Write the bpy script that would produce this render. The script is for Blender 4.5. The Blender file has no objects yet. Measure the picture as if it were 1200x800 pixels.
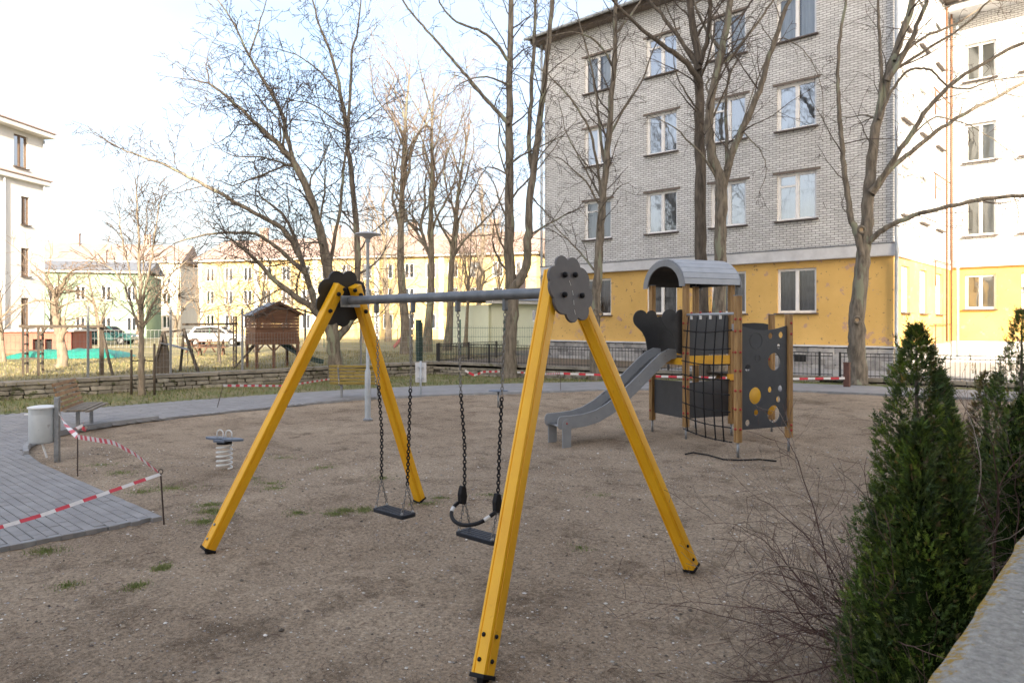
import bpy, bmesh, math, random
from mathutils import Vector, Matrix
from mathutils.bvhtree import BVHTree
R = math.radians
scn = bpy.context.scene
col = scn.collection
# ---------------------------------------------------------------- camera, sky, sun, exposure
CAMH = 2.0
FPX = 836.0
YAW = R(42.1)
cam_d = bpy.data.cameras.new('camera')
cam = bpy.data.objects.new('camera', cam_d); col.objects.link(cam)
cam.location = (0, 0, CAMH)
cam.rotation_euler = (R(90), 0, YAW)
cam_d.sensor_width = 36.0
cam_d.lens = FPX / 1200 * 36
cam_d.shift_y = -20 / 1200
cam_d.clip_start = 0.05
cam_d.clip_end = 2000
cam_d.dof.use_dof = True
cam_d.dof.focus_distance = 5.2
cam_d.dof.aperture_fstop = 6.0
scn.camera = cam
SUN_AZ = (0.805, -0.593)            # horizontal direction towards the sun
SUN_EL = R(21.8)
world = bpy.data.worlds.new('World'); scn.world = world; world.use_nodes = True
wn = world.node_tree.nodes; wl = world.node_tree.links
sky = wn.new('ShaderNodeTexSky'); sky.sky_type = 'NISHITA'; sky.sun_disc = False
sky.sun_elevation = SUN_EL
sky.sun_rotation = math.atan2(SUN_AZ[0], SUN_AZ[1])
sky.air_density = 1.0; sky.dust_density = 6.0; sky.ozone_density = 1.0
tcw = wn.new('ShaderNodeTexCoord')
mpw = wn.new('ShaderNodeMapping'); mpw.inputs['Scale'].default_value = (1.0, 1.0, 2.6)
nzw = wn.new('ShaderNodeTexNoise'); nzw.inputs['Scale'].default_value = 1.15
nzw.inputs['Detail'].default_value = 7; nzw.inputs['Roughness'].default_value = .55
rpw = wn.new('ShaderNodeMapRange')
rpw.inputs['From Min'].default_value = .30; rpw.inputs['From Max'].default_value = .62
rpw.inputs['To Min'].default_value = .15; rpw.inputs['To Max'].default_value = .55
mxw = wn.new('ShaderNodeMix'); mxw.data_type = 'RGBA'
mxw.inputs['B'].default_value = (2.7, 2.66, 2.76, 1)      # thin bright cloud veil
wl.new(tcw.outputs['Generated'], mpw.inputs['Vector']); wl.new(mpw.outputs['Vector'], nzw.inputs['Vector'])
wl.new(nzw.outputs['Fac'], rpw.inputs['Value']); wl.new(rpw.outputs['Result'], mxw.inputs['Factor'])
wl.new(sky.outputs['Color'], mxw.inputs['A'])
wl.new(mxw.outputs['Result'], wn['Background'].inputs['Color'])
wn['Background'].inputs['Strength'].default_value = 0.10
sun_d = bpy.data.lights.new('sun', 'SUN'); sun_d.energy = 2.6; sun_d.angle = R(.5); sun_d.color = (1.0, .87, .68)
sun = bpy.data.objects.new('sun', sun_d); col.objects.link(sun)
sdir = Vector((SUN_AZ[0] * math.cos(SUN_EL), SUN_AZ[1] * math.cos(SUN_EL), math.sin(SUN_EL))).normalized()
sun.rotation_euler = sdir.to_track_quat('Z', 'Y').to_euler()
sun.location = (10, -10, 60)
vs = scn.view_settings
vs.view_transform = 'Standard'; vs.look = 'None'; vs.gamma = 1; vs.use_curve_mapping = False
vs.exposure = 2.4
# ---------------------------------------------------------------- coordinates: camera frame -> place
CY, SY = math.cos(YAW), math.sin(YAW)
def W2(cx, cz):
    return (CY * cx - SY * cz, SY * cx + CY * cz)
def at(px, py, cz):
    x, y = W2((px - 600) / FPX * cz, cz)
    return Vector((x, y, CAMH - (py - 380) / FPX * cz))
def gr(px, py, z=0.0):
    cz = FPX * (CAMH - z) / (py - 380)
    x, y = W2((px - 600) / FPX * cz, cz)
    return Vector((x, y, z))
def zat(py, cz):
    return CAMH - (py - 380) / FPX * cz
CDIR = lambda cx, cz: Vector((*W2(cx, cz), 0))
# ---------------------------------------------------------------- mesh builder
WL = {}
def reg(o, parent, loc):
    WL[o.name] = Vector(loc)
    if parent is not None:
        o.parent = parent
        o.location = Vector(loc) - WL[parent.name]
    else:
        o.location = loc
    return o
def tag(o, label=None, cat=None, group=None, kind=None):
    if label: o['label'] = label
    if cat: o['category'] = cat
    if group: o['group'] = group
    if kind: o['kind'] = kind
    return o
def empty(name, loc, label=None, cat=None, group=None, kind=None):
    o = bpy.data.objects.new(name, None); col.objects.link(o)
    o.empty_display_size = .1
    reg(o, None, loc)
    return tag(o, label, cat, group, kind)
class MB:
    def __init__(s):
        s.v = []; s.f = []; s.c = []
    def quad(s, a, b, c, d):
        n = len(s.v); s.v += [tuple(a), tuple(b), tuple(c), tuple(d)]; s.f.append((n, n+1, n+2, n+3))
    def box(s, c, size, ax=None):
        """c centre, size full sizes, ax 3 axes"""
        X, Y, Z = ax if ax else (Vector((1,0,0)), Vector((0,1,0)), Vector((0,0,1)))
        c = Vector(c); X = X * (size[0]/2); Y = Y * (size[1]/2); Z = Z * (size[2]/2)
        n = len(s.v)
        for sx, sy, sz in ((-1,-1,-1),(1,-1,-1),(1,1,-1),(-1,1,-1),(-1,-1,1),(1,-1,1),(1,1,1),(-1,1,1)):
            s.v.append(tuple(c + sx*X + sy*Y + sz*Z))
        for q in ((0,3,2,1),(4,5,6,7),(0,1,5,4),(1,2,6,5),(2,3,7,6),(3,0,4,7)):
            s.f.append(tuple(n+i for i in q))
        return s
    def bar(s, a, b, w, h=None, up=Vector((0,0,1))):
        a = Vector(a); b = Vector(b); d = b - a; L = d.length; X = d / L
        if abs(X.dot(up)) > .99: up = Vector((1,0,0))
        Y = up.cross(X).normalized(); Z = X.cross(Y)
        return s.box((a+b)/2, (L, w, h or w), (X, Y, Z))
    def tube(s, pts, rad, n=8, caps=True, closed=False):
        pts = [Vector(p) for p in pts]
        m = len(pts)
        if not hasattr(rad, '__len__'): rad = [rad] * m
        base = len(s.v); ref = None
        for i, p in enumerate(pts):
            if closed: d = pts[(i+1) % m] - pts[i-1]
            else: d = pts[min(i+1, m-1)] - pts[max(i-1, 0)]
            if d.length < 1e-9: d = Vector((0,0,1))
            d.normalize()
            if ref is None:
                ref = Vector((0,0,1)) if abs(d.z) < .9 else Vector((1,0,0))
            u = (ref - d * ref.dot(d))
            if u.length < 1e-6: u = d.orthogonal()
            u.normalize(); w = d.cross(u); ref = u
            r = rad[i]
            for k in range(n):
                a = 2*math.pi*k/n
                s.v.append(tuple(p + u*(r*math.cos(a)) + w*(r*math.sin(a))))
        last = m if closed else m-1
        for i in range(last):
            i2 = (i+1) % m
            for k in range(n):
                k2 = (k+1) % n
                s.f.append((base+i*n+k, base+i*n+k2, base+i2*n+k2, base+i2*n+k))
        if caps and not closed:
            s.f.append(tuple(base+k for k in reversed(range(n))))
            s.f.append(tuple(base+(m-1)*n+k for k in range(n)))
        return s
    def sweep(s, prof, a, b, ya, za, cut=None):
        """extrude closed 2-D profile [(y,z)] from a to b with axes ya, za"""
        a = Vector(a); b = Vector(b); n = len(prof); base = len(s.v)
        for p in (a, b):
            for (y, z) in prof: s.v.append(tuple(p + ya*y + za*z))
        for k in range(n):
            k2 = (k+1) % n
            s.f.append((base+k, base+k2, base+n+k2, base+n+k))
        s.f.append(tuple(base+k for k in reversed(range(n)))); s.f.append(tuple(base+n+k for k in range(n)))
        return s
    def prism(s, poly, o, ua, va, na, th):
        """polygon [(u,v)] in plane o+u*ua+v*va, thickness th along na (centred)"""
        return s.sweep(poly, Vector(o) - na*(th/2), Vector(o) + na*(th/2), ua, va)
    def lathe(s, c, prof, n=20, axis=None):
        c = Vector(c); base = len(s.v)
        if axis is None: X, Y, Z = Vector((1,0,0)), Vector((0,1,0)), Vector((0,0,1))
        else:
            Z = axis.normalized(); X = Z.orthogonal().normalized(); Y = Z.cross(X)
        for (r, z) in prof:
            for k in range(n):
                a = 2*math.pi*k/n
                s.v.append(tuple(c + X*(r*math.cos(a)) + Y*(r*math.sin(a)) + Z*z))
        m = len(prof)
        for i in range(m-1):
            for k in range(n):
                k2 = (k+1) % n
                s.f.append((base+i*n+k, base+i*n+k2, base+(i+1)*n+k2, base+(i+1)*n+k))
        s.f.append(tuple(base+k for k in reversed(range(n)))); s.f.append(tuple(base+(m-1)*n+k for k in range(n)))
        return s
    def build(s, name, m, parent=None, smooth=False, bevel=0, origin=None, auto=None):
        me = bpy.data.meshes.new(name)
        if origin is None:
            xs = [p[0] for p in s.v]; ys = [p[1] for p in s.v]; zs = [p[2] for p in s.v]
            origin = Vector(((min(xs)+max(xs))/2, (min(ys)+max(ys))/2, min(zs)))
        else: origin = Vector(origin)
        ox, oy, oz = origin
        me.from_pydata([(x-ox, y-oy, z-oz) for (x, y, z) in s.v], [], s.f)
        if s.c:
            ca = me.color_attributes.new('Col', 'FLOAT_COLOR', 'POINT')
            ca.data.foreach_set('color', [q for c in s.c for q in (c[0], c[1], c[2], 1.0)])
        me.materials.append(m)
        me.update()
        if smooth: me.shade_smooth()
        o = bpy.data.objects.new(name, me); col.objects.link(o)
        reg(o, parent, origin)
        if auto is not None:
            me.shade_smooth(); me.set_sharp_from_angle(angle=R(auto))
        if bevel:
            b = o.modifiers.new('bevel', 'BEVEL'); b.width = bevel; b.segments = 2; b.limit_method = 'ANGLE'; b.angle_limit = R(40)
        return o
def copy_obj(src, name, parent, loc, rot=None, scale=None):
    o = src.copy(); o.name = name; col.objects.link(o)
    o.parent = None
    reg(o, parent, loc)
    if rot is not None: o.rotation_euler = rot
    if scale is not None: o.scale = scale
    return o
def from_mesh(me, name, parent, loc, rot=None, scale=None):
    o = bpy.data.objects.new(name, me); col.objects.link(o)
    reg(o, parent, loc)
    if rot is not None: o.rotation_euler = rot
    if scale is not None: o.scale = scale
    return o
def unit_box(name, m, bev=.08):
    me = bpy.data.meshes.new(name); bm = bmesh.new()
    bmesh.ops.create_cube(bm, size=1)
    if bev: bmesh.ops.bevel(bm, geom=list(bm.edges), offset=bev, segments=1, affect='EDGES')
    bm.to_mesh(me); bm.free(); me.materials.append(m); return me
# ---------------------------------------------------------------- materials
def C3(c): return (c[0], c[1], c[2], 1)
def mat(name, c1, c2=None, scale=4.0, rough=.7, metal=0.0, bump=0.0, bscale=None, detail=5, rand=0.0,
        spec=.5, coord='pos', stretch=(1,1,1), rotz=0.0, lo=.35, hi=.65, c3=None, s3=20, t3=.62, rvar=.0):
    m = bpy.data.materials.new(name); m.use_nodes = True
    nt = m.node_tree; N = nt.nodes; L = nt.links; b = N['Principled BSDF']
    b.inputs['Roughness'].default_value = rough; b.inputs['Metallic'].default_value = metal
    b.inputs['Specular IOR Level'].default_value = spec
    if coord == 'pos': src = N.new('ShaderNodeNewGeometry').outputs['Position']
    else: src = N.new('ShaderNodeTexCoord').outputs['Object']
    mp = N.new('ShaderNodeMapping'); mp.inputs['Scale'].default_value = stretch; mp.inputs['Rotation'].default_value = (0,0,rotz)
    L.new(src, mp.inputs['Vector']); vec = mp.outputs['Vector']
    c2 = c2 or tuple(.78*q for q in c1)
    nz = N.new('ShaderNodeTexNoise'); nz.inputs['Scale'].default_value = scale; nz.inputs['Detail'].default_value = detail
    nz.inputs['Roughness'].default_value = .6
    L.new(vec, nz.inputs['Vector'])
    rp = N.new('ShaderNodeValToRGB'); rp.color_ramp.elements[0].position = lo; rp.color_ramp.elements[1].position = hi
    rp.color_ramp.elements[0].color = C3(c2); rp.color_ramp.elements[1].color = C3(c1)
    L.new(nz.outputs['Fac'], rp.inputs['Fac']); out = rp.outputs['Color']
    if c3:
        n3 = N.new('ShaderNodeTexNoise'); n3.inputs['Scale'].default_value = s3; n3.inputs['Detail'].default_value = 4
        L.new(vec, n3.inputs['Vector'])
        r3 = N.new('ShaderNodeMapRange'); r3.inputs['From Min'].default_value = t3; r3.inputs['From Max'].default_value = t3+.04
        L.new(n3.outputs['Fac'], r3.inputs['Value'])
        mx = N.new('ShaderNodeMix'); mx.data_type = 'RGBA'; mx.inputs['B'].default_value = C3(c3)
        L.new(r3.outputs['Result'], mx.inputs['Factor']); L.new(out, mx.inputs['A']); out = mx.outputs['Result']
    if rand:
        oi = N.new('ShaderNodeObjectInfo'); hv = N.new('ShaderNodeHueSaturation')
        mr = N.new('ShaderNodeMapRange'); mr.inputs['To Min'].default_value = 1-rand; mr.inputs['To Max'].default_value = 1+rand
        L.new(oi.outputs['Random'], mr.inputs['Value']); L.new(mr.outputs['Result'], hv.inputs['Value'])
        L.new(out, hv.inputs['Color']); out = hv.outputs['Color']
    L.new(out, b.inputs['Base Color'])
    if rvar:
        mr2 = N.new('ShaderNodeMapRange'); mr2.inputs['To Min'].default_value = rough-rvar; mr2.inputs['To Max'].default_value = rough+rvar
        L.new(nz.outputs['Fac'], mr2.inputs['Value']); L.new(mr2.outputs['Result'], b.inputs['Roughness'])
    if bump:
        nb = N.new('ShaderNodeTexNoise'); nb.inputs['Scale'].default_value = bscale or scale*3; nb.inputs['Detail'].default_value = 6
        L.new(vec, nb.inputs['Vector'])
        bp = N.new('ShaderNodeBump'); bp.inputs['Strength'].default_value = min(1, bump); bp.inputs['Distance'].default_value = .01*max(1, bump)
        L.new(nb.outputs['Fac'], bp.inputs['Height']); L.new(bp.outputs['Normal'], b.inputs['Normal'])
    return m
def brick_mat(name, c1, c2, mortar, bw, bh, ms, rot=(R(90),0,0), bias=0.0, rough=.85, stain=.25, bump=.4):
    m = bpy.data.materials.new(name); m.use_nodes = True
    nt = m.node_tree; N = nt.nodes; L = nt.links; b = N['Principled BSDF']; b.inputs['Roughness'].default_value = rough
    g = N.new('ShaderNodeNewGeometry')
    mp = N.new('ShaderNodeMapping'); mp.vector_type = 'TEXTURE'; mp.inputs['Rotation'].default_value = rot
    L.new(g.outputs['Position'], mp.inputs['Vector'])
    br = N.new('ShaderNodeTexBrick'); br.inputs['Scale'].default_value = 1
    br.inputs['Brick Width'].default_value = bw; br.inputs['Row Height'].default_value = bh
    br.inputs['Mortar Size'].default_value = ms; br.inputs['Mortar Smooth'].default_value = .3; br.inputs['Bias'].default_value = bias
    br.inputs['Color1'].default_value = C3(c1); br.inputs['Color2'].default_value = C3(c2); br.inputs['Mortar'].default_value = C3(mortar)
    L.new(mp.outputs['Vector'], br.inputs['Vector'])
    nz = N.new('ShaderNodeTexNoise'); nz.inputs['Scale'].default_value = .7; nz.inputs['Detail'].default_value = 8; nz.inputs['Roughness'].default_value = .65
    L.new(g.outputs['Position'], nz.inputs['Vector'])
    mr = N.new('ShaderNodeMapRange'); mr.inputs['From Min'].default_value = .3; mr.inputs['From Max'].default_value = .7
    mr.inputs['To Min'].default_value = 1-stain; mr.inputs['To Max'].default_value = 1+stain*.4
    L.new(nz.outputs['Fac'], mr.inputs['Value'])
    hv = N.new('ShaderNodeHueSaturation'); L.new(br.outputs['Color'], hv.inputs['Color']); L.new(mr.outputs['Result'], hv.inputs['Value'])
    L.new(hv.outputs['Color'], b.inputs['Base Color'])
    bp = N.new('ShaderNodeBump'); bp.inputs['Strength'].default_value = bump; bp.inputs['Distance'].default_value = .01; bp.invert = True
    L.new(br.outputs['Fac'], bp.inputs['Height']); L.new(bp.outputs['Normal'], b.inputs['Normal'])
    return m
def glass_mat(name, tint, trans=.55, rough=.03):
    m = bpy.data.materials.new(name); m.use_nodes = True
    nt = m.node_tree; N = nt.nodes; L = nt.links
    N.remove(N['Principled BSDF'])
    t = N.new('ShaderNodeBsdfTransparent'); t.inputs['Color'].default_value = C3(tint)
    g = N.new('ShaderNodeBsdfGlossy'); g.inputs['Roughness'].default_value = rough; g.inputs['Color'].default_value = (.95,.97,1,1)
    nz = N.new('ShaderNodeTexNoise'); nz.inputs['Scale'].default_value = 1.3
    gm = N.new('ShaderNodeNewGeometry'); L.new(gm.outputs['Position'], nz.inputs['Vector'])
    bp = N.new('ShaderNodeBump'); bp.inputs['Strength'].default_value = .12; bp.inputs['Distance'].default_value = .05
    L.new(nz.outputs['Fac'], bp.inputs['Height']); L.new(bp.outputs['Normal'], g.inputs['Normal'])
    fr = N.new('ShaderNodeFresnel'); fr.inputs['IOR'].default_value = 1.55
    ad = N.new('ShaderNodeMapRange'); ad.inputs['From Min'].default_value = 0; ad.inputs['From Max'].default_value = 1
    ad.inputs['To Min'].default_value = 1-trans-.1; ad.inputs['To Max'].default_value = 1
    L.new(fr.outputs['Fac'], ad.inputs['Value'])
    mx = N.new('ShaderNodeMixShader'); L.new(ad.outputs['Result'], mx.inputs['Fac'])
    L.new(t.outputs['BSDF'], mx.inputs[1]); L.new(g.outputs['BSDF'], mx.inputs[2])
    L.new(mx.outputs['Shader'], N['Material Output'].inputs['Surface'])
    return m
def leaf_mat(name, base, trans=.25):
    m = bpy.data.materials.new(name); m.use_nodes = True
    nt = m.node_tree; N = nt.nodes; L = nt.links; b = N['Principled BSDF']
    at_ = N.new('ShaderNodeAttribute'); at_.attribute_name = 'Col'
    L.new(at_.outputs['Color'], b.inputs['Base Color']); b.inputs['Roughness'].default_value = .55
    b.inputs['Specular IOR Level'].default_value = .35
    return m
def soil_mat():
    m = bpy.data.materials.new('playground_soil'); m.use_nodes = True
    nt = m.node_tree; N = nt.nodes; L = nt.links; b = N['Principled BSDF']; b.inputs['Roughness'].default_value = .95
    b.inputs['Specular IOR Level'].default_value = .2
    g = N.new('ShaderNodeNewGeometry').outputs['Position']
    def noise(sc, det=6, ro=.6):
        n = N.new('ShaderNodeTexNoise'); n.inputs['Scale'].default_value = sc; n.inputs['Detail'].default_value = det; n.inputs['Roughness'].default_value = ro
        L.new(g, n.inputs['Vector']); return n.outputs['Fac']
    def ramp(f, p0, c0, p1, c1):
        r = N.new('ShaderNodeValToRGB'); r.color_ramp.elements[0].position = p0; r.color_ramp.elements[1].position = p1
        r.color_ramp.elements[0].color = C3(c0); r.color_ramp.elements[1].color = C3(c1); L.new(f, r.inputs['Fac']); return r.outputs['Color']
    def mixc(f, a, bcol, mode='MIX'):
        x = N.new('ShaderNodeMix'); x.data_type = 'RGBA'; x.blend_type = mode
        if isinstance(f, float): x.inputs['Factor'].default_value = f
        else: L.new(f, x.inputs['Factor'])
        L.new(a, x.inputs['A'])
        if isinstance(bcol, tuple): x.inputs['B'].default_value = C3(bcol)
        else: L.new(bcol, x.inputs['B'])
        return x.outputs['Result']
    def rng(f, a, bb, c=0., d=1.):
        r = N.new('ShaderNodeMapRange'); r.inputs['From Min'].default_value = a; r.inputs['From Max'].default_value = bb
        r.inputs['To Min'].default_value = c; r.inputs['To Max'].default_value = d; L.new(f, r.inputs['Value']); return r.outputs['Result']
    base = ramp(noise(.55, 8, .65), .34, (.285,.218,.155), .66, (.455,.362,.265))
    fine = ramp(noise(34, 10, .8), .34, (.30,.285,.27), .68, (1.58,1.58,1.58))
    c = mixc(1.0, base, fine, 'MULTIPLY')
    damp = rng(noise(1.9, 9, .75), .50, .62)
    c = mixc(damp, c, mixc(1.0, c, ramp(noise(9), .3, (.46,.44,.42), .7, (.78,.76,.74)), 'MULTIPLY'))
    # pale sand grains and grit
    v = N.new('ShaderNodeTexVoronoi'); v.inputs['Scale'].default_value = 70; v.inputs['Randomness'].default_value = 1
    L.new(g, v.inputs['Vector'])
    grit = rng(v.outputs['Distance'], .21, .13)
    c = mixc(grit, c, (.58,.53,.46))
    v2 = N.new('ShaderNodeTexVoronoi'); v2.inputs['Scale'].default_value = 38; L.new(g, v2.inputs['Vector'])
    c = mixc(rng(v2.outputs['Distance'], .14, .09), c, (.07,.055,.045))
    # moss
    ms = rng(noise(.9, 9, .7), .66, .74)
    c = mixc(ms, c, (.10,.115,.045))
    L.new(c, b.inputs['Base Color'])
    bp = N.new('ShaderNodeBump'); bp.inputs['Strength'].default_value = 1.0; bp.inputs['Distance'].default_value = .03
    ad = N.new('ShaderNodeMath'); ad.operation = 'ADD'; L.new(noise(14, 10, .75), ad.inputs[0]); L.new(rng(v.outputs['Distance'], .3, .05, 0, .35), ad.inputs[1])
    L.new(ad.outputs[0], bp.inputs['Height']); L.new(bp.outputs['Normal'], b.inputs['Normal'])
    return m
def plaster_mat(name, c1, c2, cp, cd):
    """painted render with peeling pink-grey patches and dark chips"""
    m = mat(name, c1, c2, scale=.8, rough=.85, bump=.25, bscale=25, detail=8)
    nt = m.node_tree; N = nt.nodes; L = nt.links; b = N['Principled BSDF']
    g = N.new('ShaderNodeNewGeometry').outputs['Position']
    prev = b.inputs['Base Color'].links[0].from_socket
    for sc, t, cc, w in ((2.3, .60, cp, .012), (7.5, .63, cd, .012)):
        n = N.new('ShaderNodeTexNoise'); n.inputs['Scale'].default_value = sc; n.inputs['Detail'].default_value = 9; n.inputs['Roughness'].default_value = .68
        L.new(g, n.inputs['Vector'])
        r = N.new('ShaderNodeMapRange'); r.inputs['From Min'].default_value = t; r.inputs['From Max'].default_value = t+w; L.new(n.outputs['Fac'], r.inputs['Value'])
        x = N.new('ShaderNodeMix'); x.data_type = 'RGBA'; x.inputs['B'].default_value = C3(cc)
        L.new(r.outputs['Result'], x.inputs['Factor']); L.new(prev, x.inputs['A']); prev = x.outputs['Result']
    L.new(prev, b.inputs['Base Color'])
    return m
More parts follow.
